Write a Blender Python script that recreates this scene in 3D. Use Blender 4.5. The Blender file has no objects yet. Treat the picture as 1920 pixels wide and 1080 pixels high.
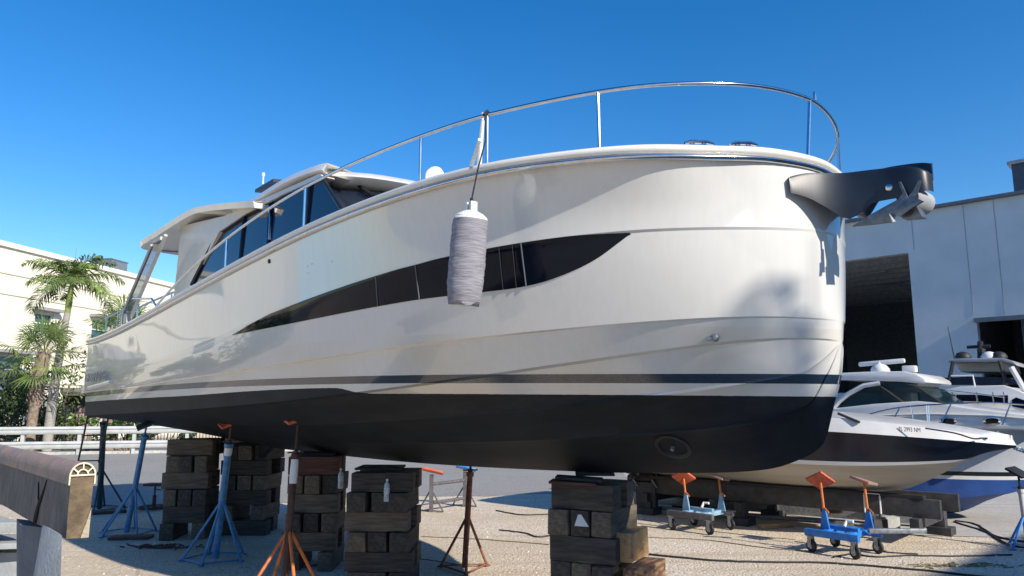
import bpy, bmesh, math, random
import numpy as np
from mathutils import Vector, Matrix
R = math.radians
random.seed(7)
scene = bpy.context.scene
COL = scene.collection
# ------------------------------------------------------------------ camera
EYE = 1.95; FOC = 1390.0; PIT = math.atan(220 / 1390)
CP, SP = math.cos(PIT), math.sin(PIT)
cam_d = bpy.data.cameras.new('camera'); cam = bpy.data.objects.new('camera', cam_d); COL.objects.link(cam)
cam_d.sensor_width = 36; cam_d.lens = FOC / 1920 * 36; cam_d.clip_start = 0.05; cam_d.clip_end = 3000
cam.location = (0, 0, EYE); cam.rotation_euler = (R(90) + PIT, 0, 0); scene.camera = cam

def ray(px, py):
    u = (px - 960) / FOC; v = (540 - py) / FOC
    return (u, CP - v * SP, SP + v * CP)
def pt(px, py, Y):
    r = ray(px, py); k = Y / r[1]
    return Vector((r[0] * k, Y, EYE + r[2] * k))
def gnd(px, py, z=0.0):
    r = ray(px, py); k = (z - EYE) / r[2]
    return Vector((r[0] * k, r[1] * k, z))
def proj(X, Y, Z):
    z = Z - EYE; d = Y * CP + z * SP
    return 960 + FOC * X / d, 540 - FOC * (z * CP - Y * SP) / d

# ------------------------------------------------------------------ objects
def tag(o, label=None, cat=None, group=None, kind=None):
    if label: o['label'] = label
    if cat: o['category'] = cat
    if group: o['group'] = group
    if kind: o['kind'] = kind
    return o
def empty(name, loc=(0, 0, 0), rz=0.0, **k):
    o = bpy.data.objects.new(name, None); COL.objects.link(o)
    o.location = loc; o.rotation_euler = (0, 0, rz); o.empty_display_size = .2
    return tag(o, **k)
class MB:
    def __init__(s): s.v = []; s.f = []; s.m = []
    def add(s, vs, fs, m=0):
        b = len(s.v); s.v += [tuple(map(float, p)) for p in vs]
        s.f += [tuple(b + i for i in f) for f in fs]; s.m += [m] * len(fs); return s
    def box(s, c, d, rz=0.0, m=0, rot=None):
        M = rot if rot is not None else Matrix.Rotation(rz, 3, 'Z')
        vs = []
        for i in (-1, 1):
            for j in (-1, 1):
                for k in (-1, 1):
                    vs.append(Vector(c) + M @ Vector((i * d[0] / 2, j * d[1] / 2, k * d[2] / 2)))
        return s.add(vs, [(0, 1, 3, 2), (4, 6, 7, 5), (0, 4, 5, 1), (2, 3, 7, 6), (0, 2, 6, 4), (1, 5, 7, 3)], m)
    def prism(s, a, b, m=0):
        n = len(a); fs = [tuple(range(n))[::-1], tuple(range(n, 2 * n))]
        fs += [(i, (i + 1) % n, n + (i + 1) % n, n + i) for i in range(n)]
        return s.add(list(a) + list(b), fs, m)
    def tube(s, path, r, seg=8, m=0, caps=True):
        P = [Vector(p) for p in path]; n = len(P)
        rr = r if isinstance(r, (list, tuple)) else [r] * n
        vs = []; up = None
        for i in range(n):
            t = (P[min(i + 1, n - 1)] - P[max(i - 1, 0)])
            if t.length < 1e-9: t = Vector((0, 0, 1))
            t.normalize()
            if up is None:
                up = Vector((0, 0, 1)) if abs(t.z) < .9 else Vector((1, 0, 0))
            a = t.cross(up)
            if a.length < 1e-4: a = t.cross(Vector((0.3, 1, 0.2)))
            a.normalize(); b = a.cross(t).normalized(); up = b
            for k in range(seg):
                w = 2 * math.pi * k / seg
                vs.append(P[i] + (a * math.cos(w) + b * math.sin(w)) * rr[i])
        fs = []
        for i in range(n - 1):
            for k in range(seg):
                k2 = (k + 1) % seg
                fs.append((i * seg + k, i * seg + k2, (i + 1) * seg + k2, (i + 1) * seg + k))
        if caps:
            fs.append(tuple(range(seg))[::-1]); fs.append(tuple(range((n - 1) * seg, n * seg)))
        return s.add(vs, fs, m)
    def lathe(s, c, prof, seg=16, m=0, axis=None):
        c = Vector(c)
        M = Matrix.Identity(3) if axis is None else Vector((0, 0, 1)).rotation_difference(Vector(axis)).to_matrix()
        vs = []
        for (r, z) in prof:
            for k in range(seg):
                w = 2 * math.pi * k / seg
                vs.append(c + M @ Vector((r * math.cos(w), r * math.sin(w), z)))
        fs = []
        for i in range(len(prof) - 1):
            for k in range(seg):
                k2 = (k + 1) % seg
                fs.append((i * seg + k, i * seg + k2, (i + 1) * seg + k2, (i + 1) * seg + k))
        fs.append(tuple(range(seg))[::-1]); n = len(prof); fs.append(tuple(range((n - 1) * seg, n * seg)))
        return s.add(vs, fs, m)
    def grid(s, rows, m=0, flip=False):
        nr, nc = len(rows), len(rows[0]); vs = [p for r in rows for p in r]; fs = []
        for i in range(nr - 1):
            for j in range(nc - 1):
                q = (i * nc + j, i * nc + j + 1, (i + 1) * nc + j + 1, (i + 1) * nc + j)
                fs.append(q[::-1] if flip else q)
        return s.add(vs, fs, m)
    def build(s, name, mats, parent=None, smooth=30, bevel=0.0, subs=0, weld=False, fixn=False):
        me = bpy.data.meshes.new(name); me.from_pydata(s.v, [], s.f)
        if not isinstance(mats, (list, tuple)): mats = [mats]
        for x in mats: me.materials.append(x)
        me.polygons.foreach_set('material_index', s.m)
        if bevel or weld or fixn:
            bm = bmesh.new(); bm.from_mesh(me)
            if weld: bmesh.ops.remove_doubles(bm, verts=bm.verts, dist=weld if isinstance(weld, float) else 1e-4)
            if fixn: bmesh.ops.recalc_face_normals(bm, faces=bm.faces)
            if bevel:
                es = [e for e in bm.edges if len(e.link_faces) == 2 and e.calc_face_angle(0) > R(35)]
                bmesh.ops.bevel(bm, geom=es, offset=bevel, segments=2, profile=.6, affect='EDGES', clamp_overlap=True)
            bm.to_mesh(me); bm.free()
        if smooth:
            me.polygons.foreach_set('use_smooth', [True] * len(me.polygons))
            me.set_sharp_from_angle(angle=R(smooth))
        me.update()
        o = bpy.data.objects.new(name, me); COL.objects.link(o)
        if parent is not None: o.parent = parent
        return o
def pull_to(o, root_loc):   # move mesh origin from world 0 to root_loc
    o.data.transform(Matrix.Translation(-Vector(root_loc))); o.location = root_loc
    return o
def copy_tree(o, parent=None):
    c = o.copy(); COL.objects.link(c)
    if parent is not None: c.parent = parent
    for ch in list(o.children): copy_tree(ch, c)
    return c
def txt(body, size, name, material, parent, M, ext=.002, spacing=1.0, font_scale=(1, 1)):
    cu = bpy.data.curves.new(name, 'FONT'); cu.body = body; cu.size = size; cu.extrude = ext; cu.space_character = spacing
    cu.resolution_u = 3
    t = bpy.data.objects.new(name + '_src', cu); COL.objects.link(t)
    bpy.context.view_layer.update()
    me = bpy.data.meshes.new_from_object(t); bpy.data.objects.remove(t)
    me.transform(Matrix.Diagonal((font_scale[0], font_scale[1], 1, 1)))
    me.transform(M); me.materials.clear(); me.materials.append(material)
    o = bpy.data.objects.new(name, me); COL.objects.link(o)
    if parent is not None: o.parent = parent
    return o

# ------------------------------------------------------------------ curves
def pchip(xs, ys, x):
    xs = np.asarray(xs, float); ys = np.asarray(ys, float); x = np.asarray(x, float)
    h = np.diff(xs); d = np.diff(ys) / h; n = len(xs); m = np.zeros(n)
    m[0] = d[0]; m[-1] = d[-1]
    for i in range(1, n - 1):
        if d[i - 1] * d[i] > 0:
            w1 = 2 * h[i] + h[i - 1]; w2 = h[i] + 2 * h[i - 1]
            m[i] = (w1 + w2) / (w1 / d[i - 1] + w2 / d[i])
    i = np.clip(np.searchsorted(xs, x) - 1, 0, n - 2); t = (x - xs[i]) / h[i]
    t2 = t * t; t3 = t2 * t
    return (2 * t3 - 3 * t2 + 1) * ys[i] + (t3 - 2 * t2 + t) * h[i] * m[i] + (-2 * t3 + 3 * t2) * ys[i + 1] + (t3 - t2) * h[i] * m[i + 1]
def spline(pts, n):
    """Catmull-Rom through 3-D points, n samples per span"""
    P = [Vector(p) for p in pts]; out = []
    for i in range(len(P) - 1):
        a = P[max(i - 1, 0)]; b = P[i]; c = P[i + 1]; d = P[min(i + 2, len(P) - 1)]
        for k in range(n):
            t = k / n
            out.append(.5 * ((2 * b) + (c - a) * t + (2 * a - 5 * b + 4 * c - d) * t * t + (3 * b - a - 3 * c + d) * t ** 3))
    out.append(P[-1]); return out
class Frame:
    """a boat's own axes: s runs aft from the stem, b out to starboard, z up"""
    def __init__(f, o, deg):
        f.o = Vector((o[0], o[1], 0)); f.deg = deg; a = R(deg)
        f.a = Vector((math.cos(a), math.sin(a), 0)); f.n = Vector((-math.sin(a), math.cos(a), 0))
    def w(f, s, b, z): return f.o + f.a * s + f.n * b + Vector((0, 0, z))
    def on(f, px, py, b):        # pixel -> (s,z) on the vertical plane at breadth b
        r = Vector(ray(px, py)); e = Vector((0, 0, EYE))
        k = (b - (e - f.o).dot(f.n)) / r.dot(f.n)
        p = e + r * k - f.o
        return p.dot(f.a), p.z
    def p(f, px, py, b):
        s, z = f.on(px, py, b); return Vector((s, b, z))
    def curtain(f, sb, cx, cy, lo=-1.0, hi=9.0):
        """height of a traced line above each plan point"""
        o = np.argsort(cx); cx = np.asarray(cx, float)[o]; cy = np.asarray(cy, float)[o]; out = []
        for s, b in sb:
            q = f.w(s, b, 0); a0, a1 = lo, hi
            for _ in range(36):
                mid = (a0 + a1) / 2; x, y = proj(q.x, q.y, mid)
                x = min(max(x, cx[0]), cx[-1])
                if y > float(pchip(cx, cy, [x])[0]): a0 = mid
                else: a1 = mid
            out.append((a0 + a1) / 2)
        return out

# ------------------------------------------------------------------ materials
_mats = {}
def nodes(name):
    m = bpy.data.materials.new(name); m.use_nodes = True; nt = m.node_tree
    return m, nt, nt.nodes['Principled BSDF']
def mat(name, col, rough=.5, metal=0.0, var=0.12, scale=6.0, bump=0.0, bscale=60.0, coat=0.0, spec=.5, col2=None, stretch=None, detail=6, thr=(.35, .65)):
    if name in _mats: return _mats[name]
    m, nt, B = nodes(name); N = nt.nodes; L = nt.links
    tc = N.new('ShaderNodeTexCoord'); mp = N.new('ShaderNodeMapping'); L.new(tc.outputs['Object'], mp.inputs[0])
    if stretch: mp.inputs['Scale'].default_value = stretch
    nz = N.new('ShaderNodeTexNoise'); nz.inputs['Scale'].default_value = scale; nz.inputs['Detail'].default_value = detail
    L.new(mp.outputs[0], nz.inputs['Vector'])
    rp = N.new('ShaderNodeMapRange'); rp.inputs[1].default_value = thr[0]; rp.inputs[2].default_value = thr[1]
    L.new(nz.outputs['Fac'], rp.inputs[0])
    mx = N.new('ShaderNodeMix'); mx.data_type = 'RGBA'; L.new(rp.outputs[0], mx.inputs[0])
    c2 = col2 or tuple(min(1, c * (1 + var)) for c in col)
    c1 = col if col2 else tuple(c * (1 - var) for c in col)
    mx.inputs[6].default_value = (*c1, 1); mx.inputs[7].default_value = (*c2, 1)
    L.new(mx.outputs[2], B.inputs['Base Color'])
    B.inputs['Roughness'].default_value = rough; B.inputs['Metallic'].default_value = metal
    B.inputs['Coat Weight'].default_value = coat; B.inputs['Coat Roughness'].default_value = .05
    B.inputs['Specular IOR Level'].default_value = spec
    if bump:
        n2 = N.new('ShaderNodeTexNoise'); n2.inputs['Scale'].default_value = bscale; n2.inputs['Detail'].default_value = 4
        L.new(mp.outputs[0], n2.inputs['Vector'])
        bp = N.new('ShaderNodeBump'); bp.inputs['Strength'].default_value = bump; bp.inputs['Distance'].default_value = .02
        L.new(n2.outputs['Fac'], bp.inputs['Height']); L.new(bp.outputs[0], B.inputs['Normal'])
    _mats[name] = m; return m
def glass(name, col=(.01, .014, .02), rough=.03, trans=0.0):
    if name in _mats: return _mats[name]
    m, nt, B = nodes(name); N = nt.nodes; L = nt.links
    nz = N.new('ShaderNodeTexNoise'); nz.inputs['Scale'].default_value = 2
    mr = N.new('ShaderNodeMapRange'); mr.inputs[3].default_value = rough; mr.inputs[4].default_value = rough + .03
    L.new(nz.outputs['Fac'], mr.inputs[0]); L.new(mr.outputs[0], B.inputs['Roughness'])
    B.inputs['Base Color'].default_value = (*col, 1); B.inputs['IOR'].default_value = 1.5
    if trans:
        B.inputs['Transmission Weight'].default_value = 0
        tr = N.new('ShaderNodeBsdfTransparent'); tr.inputs[0].default_value = (trans * .75, trans * .9, trans, 1)
        ms = N.new('ShaderNodeMixShader'); ms.inputs[0].default_value = .55
        L.new(tr.outputs[0], ms.inputs[1]); L.new(B.outputs[0], ms.inputs[2])
        L.new(ms.outputs[0], N['Material Output'].inputs[0])
    _mats[name] = m; return m

WHITE = mat('white_gelcoat', (.72, .70, .65), .22, var=.03, coat=.4)
CREAM = mat('cream_gelcoat', (.62, .58, .50), .35, var=.04, coat=.2)
STEEL = mat('stainless_steel', (.62, .63, .65), .12, 1.0, var=.08, scale=20)
GALV = mat('galvanised_steel', (.30, .32, .34), .45, .7, var=.25, scale=25, bump=.1)
BLACK = mat('black_rubber', (.015, .015, .017), .6, var=.3)
DARKP = mat('dark_glossy_paint', (.009, .014, .025), .42, var=.3)
PVC = mat('white_plastic', (.72, .72, .68), .4, var=.05)
ROPE = mat('dark_rope', (.012, .015, .03), .8, var=.4, scale=90)
NAVYG = glass('dark_glass', (.003, .006, .014), .03); NAVYG.node_tree.nodes['Principled BSDF'].inputs['IOR'].default_value = 1.3
TINT = glass('tinted_glass', (.008, .016, .035), .03)
CLEARG = glass('clear_tint_glass', (.01, .03, .05), .03, trans=.6)
WOOD = mat('timber_weathered', (.085, .066, .048), .85, col2=(.17, .135, .095), scale=3.5, bump=.5, bscale=18, stretch=(1, 5, 8))
WOODD = mat('timber_creosoted', (.035, .030, .026), .85, col2=(.085, .07, .055), scale=3.5, bump=.5, bscale=18, stretch=(1, 5, 8))
WOODR = mat('timber_reddish', (.075, .028, .022), .85, col2=(.12, .06, .045), scale=3.5, bump=.5, bscale=18, stretch=(1, 5, 8))
WOODL = mat('timber_fresh', (.44, .27, .12), .8, col2=(.20, .11, .055), scale=3, bump=.4, bscale=18, stretch=(2, 6, 6), thr=(.5, .75))
BLUEP = mat('blue_jack_paint', (.035, .16, .36), .5, col2=(.06, .23, .42), scale=14, bump=.15, thr=(.4, .6))
BLUEB = mat('bright_blue_paint', (.02, .16, .50), .4, col2=(.03, .22, .62), scale=12, bump=.1)
TEALP = mat('dark_teal_paint', (.02, .055, .075), .55, var=.3, scale=12)
RUSTO = mat('orange_rust_paint', (.62, .17, .035), .6, col2=(.30, .10, .04), scale=9, bump=.2, thr=(.5, .7))
RUST = mat('brown_rust', (.16, .055, .032), .75, col2=(.30, .12, .06), scale=16, bump=.3)
DRUST = mat('dark_rust', (.05, .024, .018), .75, col2=(.10, .045, .03), scale=16, bump=.3)
ORANGE = mat('orange_pad', (.50, .10, .045), .6, var=.25, scale=12)
CONC = mat('concrete', (.36, .36, .34), .9, col2=(.50, .50, .47), scale=7, bump=.4, bscale=80)
# ================================================================== the motor yacht
YA = Frame((2.21, 5.0), 132.2)
yacht = empty('motor_yacht', YA.o, R(132.2), label='large white motor yacht with black hull bottom propped on timber stacks and jacks', cat='motor yacht')
LH = 11.7; NQ = 84
Q = np.linspace(0, 1, NQ + 1)
def level(s0, plan):
    """plan = [(s,b)...] -> station list following q^2 spacing with a blunt nose"""
    S = s0 + (LH - s0) * Q ** 2
    xs = [0.0] + [math.sqrt(max(0, (s - s0) / (LH - s0))) for s, _ in plan]
    bs = [0.0] + [b for _, b in plan]
    B = np.array(pchip(xs, bs, Q)); w = np.exp(-np.arange(-5, 6) ** 2 / 8.0); w /= w.sum()
    E = np.concatenate([-B[5:0:-1], B, 2 * B[-1] - B[-2:-7:-1]])
    return list(zip(S, np.maximum(0, np.convolve(E, w, 'valid'))))
def zfit(sb, cx, cy, deg=4):
    z = np.array(YA.curtain(sb, cx, cy)); q = np.array([math.sqrt(max(0, s + .12)) for s, _ in sb])
    return np.polyval(np.polyfit(q, z, deg), q)
P_sheer = level(.04, [(.075, .34), (.11, .57), (.28, .92), (.54, 1.32), (1.0, 1.6), (1.67, 1.83), (2.45, 1.93), (4.2, 2.02), (7, 2.04), (11.7, 1.93)])
P_mid = level(-.0, [(.04, .26), (.13, .5), (.35, .83), (.75, 1.2), (1.4, 1.53), (2.5, 1.83), (4.2, 1.97), (7, 2.02), (11.7, 1.93)])
P_led = level(-.015, [(0.03, .17), (.11, .35), (.3, .62), (.8, 1.0), (1.5, 1.34), (2.5, 1.66), (4.2, 1.88), (7, 1.98), (11.7, 1.92)])
P_chi = level(-.012, [(.04, .13), (.12, .28), (.3, .49), (.8, .83), (1.5, 1.15), (2.5, 1.47), (4.2, 1.74), (7, 1.87), (11.7, 1.88)])
sheer_px = [(183, 638), (238, 613), (298, 583), (362, 540), (438, 501), (557, 437), (675, 390), (760, 367), (891, 327), (1054, 297), (1116, 288.5), (1214, 281), (1330, 282.5), (1400, 287), (1469, 294), (1540, 318), (1564, 324)]
mid_px = [(169, 698), (333, 660), (436, 622), (500, 590), (577, 557), (707, 514.5), (779, 497), (913, 465), (1097, 441), (1200, 434), (1350, 427), (1498, 429), (1583, 434)]
led_px = [(160, 735), (380, 704), (559, 678), (738, 651), (917, 629), (1052, 613), (1200, 603), (1385, 596), (1582, 597)]
chi_px = [(182, 779), (400, 763), (560, 751), (700, 735), (780, 722), (860, 704), (1000, 686), (1200, 658), (1300, 649), (1478, 637), (1580, 633)]
def ux(l): return [p[0] for p in l], [p[1] for p in l]
Z_sheer = zfit(P_sheer, *ux(sheer_px)); Z_mid = zfit(P_mid, *ux(mid_px)); Z_led = zfit(P_led, *ux(led_px)); Z_chi = zfit(P_chi, *ux(chi_px))
# keel profile by station: stem forefoot first
keel_s = [-.012, 0.02, .06, .15, .33, .57, .97, 1.4, 2.3, 5.6, 8.0, 10.0, 11.7]
keel_z = [float(Z_chi[0]) - .03, 2.15, 1.98, 1.70, 1.58, 1.50, 1.45, 1.42, 1.37, 1.30, 1.31, 1.38, 1.5]
S_k = -.012 + (LH + .012) * Q ** 2
Z_k = pchip(keel_s, keel_z, S_k)
def fade(s, a, b, lo, hi):
    t = min(1, max(0, (s - a) / (b - a))); t = t * t * (3 - 2 * t); return lo + (hi - lo) * t
def lerp(a, b, t): return tuple(x + (y - x) * t for x, y in zip(a, b))
def section(i):
    """points from sheer to keel at station i, starboard side, local (s,b,z)"""
    sh = (P_sheer[i][0], P_sheer[i][1], Z_sheer[i]); mi = (P_mid[i][0], P_mid[i][1], Z_mid[i])
    le = (P_led[i][0], P_led[i][1], Z_led[i]); ch = (P_chi[i][0], P_chi[i][1], Z_chi[i]); ke = (S_k[i], 0.0, Z_k[i])
    nose = min(1, i / 6)
    pts = []
    flare = .035 * nose * fade(sh[0], 0, 3, 1, .2)
    for t in (0, .2, .4, .6, .8):
        p = lerp(sh, mi, t); pts.append((p[0], p[1] - flare * math.sin(math.pi * t), p[2]))
    k = .014 * nose * fade(sh[0], 1.2, 3.0, 1, 0.0)              # soft crease line
    pts.append((mi[0], mi[1] + k, mi[2])); pts.append((mi[0], mi[1] - k * .4, mi[2] - .012 - 0.004))
    for t in (.22, .45, .7, .9):
        p = lerp(mi, le, t); pts.append((p[0], p[1] + .01 * nose * math.sin(math.pi * t), p[2]))
    pts.append(le)
    w = nose * (.020 + .022 * fade(le[0], 1.0, 3.0, 0, 1)) * fade(le[0], 5.5, 10, 1, .4)
    lin = (le[0], le[1] - w, le[2] - .01); pts.append(lin)
    for t in (.35, .7):
        p = lerp(lin, ch, t); pts.append((p[0], p[1], p[2]))
    pts.append(ch)
    w2 = nose * .075 * fade(ch[0], 0, 1.5, .35, 1)
    cin = (ch[0], max(0, ch[1] - w2), ch[2] - .012); pts.append(cin)
    for t, r in ((.15, 0), (.28, 0), (.30, 1), (.315, 0), (.45, 0), (.58, 0), (.60, 1), (.615, 0), (.75, 0), (.9, 0)):
        p = lerp(cin, ke, t); bul = .035 * math.sin(math.pi * t) * nose * fade(ch[0], 3, 9, 1, .3)
        rr = r * .022 * nose * fade(ch[0], 4.0, 8.5, 1, 0)
        pts.append((p[0], max(0, p[1] + bul + rr), p[2] - bul * .6 + 0 * rr))
    pts.append(ke); return pts
SEC = [section(i) for i in range(NQ + 1)]

# hull paint: gelcoat with a dark boot stripe and black bottom, cut by height
def hull_paint():
    m, nt, B = nodes('hull_paint'); N = nt.nodes; L = nt.links
    tc = N.new('ShaderNodeTexCoord'); sp = N.new('ShaderNodeSeparateXYZ'); L.new(tc.outputs['Object'], sp.inputs[0])
    def M(op, a, b=None, c=None):
        n = N.new('ShaderNodeMath'); n.operation = op
        for i, x in enumerate((a, b, c)):
            if x is None: continue
            if isinstance(x, (int, float)): n.inputs[i].default_value = x
            else: L.new(x, n.inputs[i])
        return n.outputs[0]
    arch = M('SINE', M('MULTIPLY', sp.outputs[0], math.pi / LH)); line = M('MULTIPLY_ADD', arch, .055, EYE + .203)
    h = M('SUBTRACT', sp.outputs[2], line)
    def mixc(f, a, b):
        n = N.new('ShaderNodeMix'); n.data_type = 'RGBA'; L.new(f, n.inputs[0])
        for i, x in ((6, a), (7, b)):
            if isinstance(x, tuple): n.inputs[i].default_value = (*x, 1)
            else: L.new(x, n.inputs[i])
        return n.outputs[2]
    nz = N.new('ShaderNodeTexNoise'); nz.inputs['Scale'].default_value = 1.4; nz.inputs['Detail'].default_value = 5
    L.new(tc.outputs['Object'], nz.inputs['Vector'])
    mp = N.new('ShaderNodeMapping'); mp.inputs['Scale'].default_value = (22, 22, 1.2); L.new(tc.outputs['Object'], mp.inputs[0])
    st = N.new('ShaderNodeTexNoise'); st.inputs['Scale'].default_value = 1; st.inputs['Detail'].default_value = 4; L.new(mp.outputs[0], st.inputs['Vector'])
    white = mixc(M('MULTIPLY', M('SUBTRACT', st.outputs['Fac'], .32), 1.5), (.635, .63, .605), (.585, .58, .555))
    stain = M('MULTIPLY', M('GREATER_THAN', nz.outputs['Fac'], .1), M('MULTIPLY', M('SUBTRACT', nz.outputs['Fac'], .42), M('LESS_THAN', h, .3)))
    white = mixc(M('MAXIMUM', M('MULTIPLY', stain, 1.6), 0.0), white, (.56, .50, .38))
    fb = N.new('ShaderNodeTexNoise'); fb.inputs['Scale'].default_value = 3.5; fb.inputs['Detail'].default_value = 8; L.new(tc.outputs['Object'], fb.inputs['Vector'])
    mp2 = N.new('ShaderNodeMapping'); mp2.inputs['Scale'].default_value = (1.2, 9, 9); L.new(tc.outputs['Object'], mp2.inputs[0])
    rl = N.new('ShaderNodeTexNoise'); rl.inputs['Scale'].default_value = 1.6; rl.inputs['Detail'].default_value = 9; rl.inputs['Roughness'].default_value = .7; L.new(mp2.outputs[0], rl.inputs['Vector'])
    black = mixc(M('MULTIPLY', fb.outputs['Fac'], rl.outputs['Fac']), (.004, .006, .009), (.040, .046, .055))
    c = mixc(M('GREATER_THAN', h, 0.0), (.014, .024, .042), white)
    c = mixc(M('GREATER_THAN', h, -.064), white, c)
    def ss(a, b):
        n = N.new('ShaderNodeMapRange'); n.interpolation_type = 'SMOOTHSTEP'; n.inputs[1].default_value = a; n.inputs[2].default_value = b; L.new(sp.outputs[0], n.inputs[0]); return n.outputs[0]
    jog = M('MULTIPLY', M('MULTIPLY', ss(3.35, 3.75), M('SUBTRACT', 1.0, ss(3.8, 7.5))), .05)
    isw = M('GREATER_THAN', M('SUBTRACT', M('MULTIPLY_ADD', st.outputs['Fac'], .006, h), jog), -.144)
    c = mixc(isw, black, c); L.new(c, B.inputs['Base Color'])
    L.new(M('MULTIPLY_ADD', isw, -.36, .58), B.inputs['Roughness'])
    L.new(M('MULTIPLY', isw, 1.0), B.inputs['Coat Weight']); B.inputs['Coat IOR'].default_value = 1.6; B.inputs['Coat Roughness'].default_value = .03
    L.new(M('MULTIPLY_ADD', isw, .3, .2), B.inputs['Specular IOR Level'])
    # water droplets and faint orange peel
    v = N.new('ShaderNodeTexNoise'); v.inputs['Scale'].default_value = 1.1; v.inputs['Detail'].default_value = 2; L.new(tc.outputs['Object'], v.inputs['Vector'])
    bp = N.new('ShaderNodeBump'); bp.inputs['Strength'].default_value = .04; bp.inputs['Distance'].default_value = .04; L.new(v.outputs['Fac'], bp.inputs['Height'])
    L.new(bp.outputs[0], B.inputs['Coat Normal']); L.new(bp.outputs[0], B.inputs['Normal'])
    return m
HULLM = hull_paint()
mb = MB()
stb = [list(r) for r in zip(*SEC)]                       # rows = levels, columns = stations
prt = [[(s, -b, z) for s, b, z in r] for r in stb]
mb.grid(stb); mb.grid(prt, flip=True)
n = len(SEC[0]); aft = [r[-1] for r in stb]; afp = [r[-1] for r in prt]
mb.add(aft + afp[::-1][1:], [tuple(range(2 * n - 1))])
hull = mb.build('hull', HULLM, yacht, smooth=0, weld=2e-4)
_key = {}
for ri, r in enumerate(stb):
    for p in r: _key.setdefault((round(p[0], 3), round(abs(p[1]), 3), round(p[2], 3)), ri)
bm = bmesh.new(); bm.from_mesh(hull.data); bmesh.ops.recalc_face_normals(bm, faces=bm.faces)
def _row(v): return _key.get((round(v.co.x, 3), round(abs(v.co.y), 3), round(v.co.z, 3)), -1)
SH = {0, 5, 6, 11, 12, 15, 16, 19, 23, 27}
for f in bm.faces: f.smooth = True
for e in bm.edges:
    a_, b_ = _row(e.verts[0]), _row(e.verts[1])
    e.smooth = not ((a_ == b_ and a_ in SH) or (len(e.link_faces) == 2 and e.calc_face_angle(0) > R(50)))
bm.to_mesh(hull.data); bm.free()
# skeg and rudder under the stern
mb = MB()
mb.prism([(8.6, .045, 1.36), (10.6, .045, 1.45), (10.4, .03, .95), (9.9, .03, .86), (9.5, .03, .9)], [(8.6, -.045, 1.36), (10.6, -.045, 1.45), (10.4, -.03, .95), (9.9, -.03, .86), (9.5, -.03, .9)])
mb.build('skeg', mat('antifouling', (.010, .012, .016), .6, var=.3), yacht, bevel=.01)
# deck, toe cap and rub rail
mb = MB()
for i in range(NQ):
    a = stb[0][i]; b = stb[0][i + 1]
    mb.add([(a[0], a[1] - .03, a[2] + .03), (b[0], b[1] - .03, b[2] + .03), (b[0], -b[1] + .03, b[2] + .03), (a[0], -a[1] + .03, a[2] + .03)], [(0, 1, 2, 3)])
mb.build('deck', CREAM, yacht, weld=1e-4)
def along(row, off, dz):
    """a line outside the hull at the sheer: starboard stern round the stem to port stern"""
    P = [Vector(p) for p in row[::-1]] + [Vector((p[0], -p[1], p[2])) for p in row[1:]]
    out = []
    for i, p in enumerate(P):
        t = P[min(i + 1, len(P) - 1)] - P[max(i - 1, 0)]; nrm = Vector((t.y, -t.x, 0)).normalized()
        if t.length < 1e-6: nrm = Vector((-1, 0, 0))
        c = Vector((3, 0, 0)); 
        if nrm.dot(Vector((p.x - 3 if p.x < 3 else 0, p.y, 0))) < 0: nrm = -nrm
        out.append(p + nrm * off + Vector((0, 0, dz)))
    return out
row0 = stb[0]
cap = [(-.05, -.012), (.012, -.012), (.034, .0), (.040, .018), (.034, .036), (.012, .048), (-.05, .052)]
mb = MB(); mb.grid([along(row0, o, z) for o, z in cap]); mb.build('toe_cap', WHITE, yacht, smooth=60, fixn=True)
mb = MB(); rr = [(.002, -.052), (.022, -.050), (.034, -.040), (.036, -.030), (.028, -.018), (.002, -.014)]
mb.grid([along(row0, o, z) for o, z in rr]); mb.build('rub_rail', STEEL, yacht, smooth=60, fixn=True)

# the long dark window set into the starboard topsides
def sec_at(u):
    i = min(NQ - 1, int(u)); return [lerp(a, b, u - i) for a, b in zip(SEC[i], SEC[i + 1])]
def on_panel(u, cx, cy):
    pts = sec_at(u)[5:12]
    def at(t):
        k = min(int(t * 6), 5); return Vector(lerp(pts[k], pts[k + 1], t * 6 - k))
    a0, a1 = 0.0, 1.0
    for _ in range(26):
        mid = (a0 + a1) / 2; q = at(mid); w = YA.w(*q); x, y = proj(*w)
        if y < float(pchip(cx, cy, [min(max(x, cx[0]), cx[-1])])[0]): a0 = mid
        else: a1 = mid
    return (a0 + a1) / 2, at
wt = [(436, 628), (500, 592), (577, 557), (640, 535), (707, 514.5), (779, 497), (837, 481), (913, 465), (976, 454), (1097, 441), (1180, 437)]
wb = [(436, 628.5), (559, 604), (707, 575), (788, 561.5), (904, 548), (962, 541), (1007, 532), (1065, 512), (1119, 485), (1159, 456), (1180, 440)]
cols = []; 
for i in np.arange(0, NQ, .2):
    w = YA.w(*sec_at(i)[6]); x = proj(*w)[0]
    if x < 436 or x > 1182: continue
    ta, at = on_panel(i, *ux(wt)); tb, at = on_panel(i, *ux(wb))
    ta = max(ta, .01)
    if tb - ta < .004: continue
    cols.append([at(ta + (tb - ta) * k / 5) + Vector((0, .006, 0)) for k in range(6)])
cols.sort(key=lambda c: c[0].x)
mb = MB(); mb.grid(cols); nv = len(cols)
rim = [c[0] for c in cols] + [c[-1] for c in cols[::-1]]; rin = [p - Vector((0, .012, 0)) for p in rim]
mb.add(rim + rin, [(i, (i + 1) % len(rim), len(rim) + (i + 1) % len(rim), len(rim) + i) for i in range(len(rim))])
hw = mb.build('hull_window', NAVYG, yacht, smooth=40, fixn=True)
tag(hw, label='long dark tapering window along the white topsides')
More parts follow.
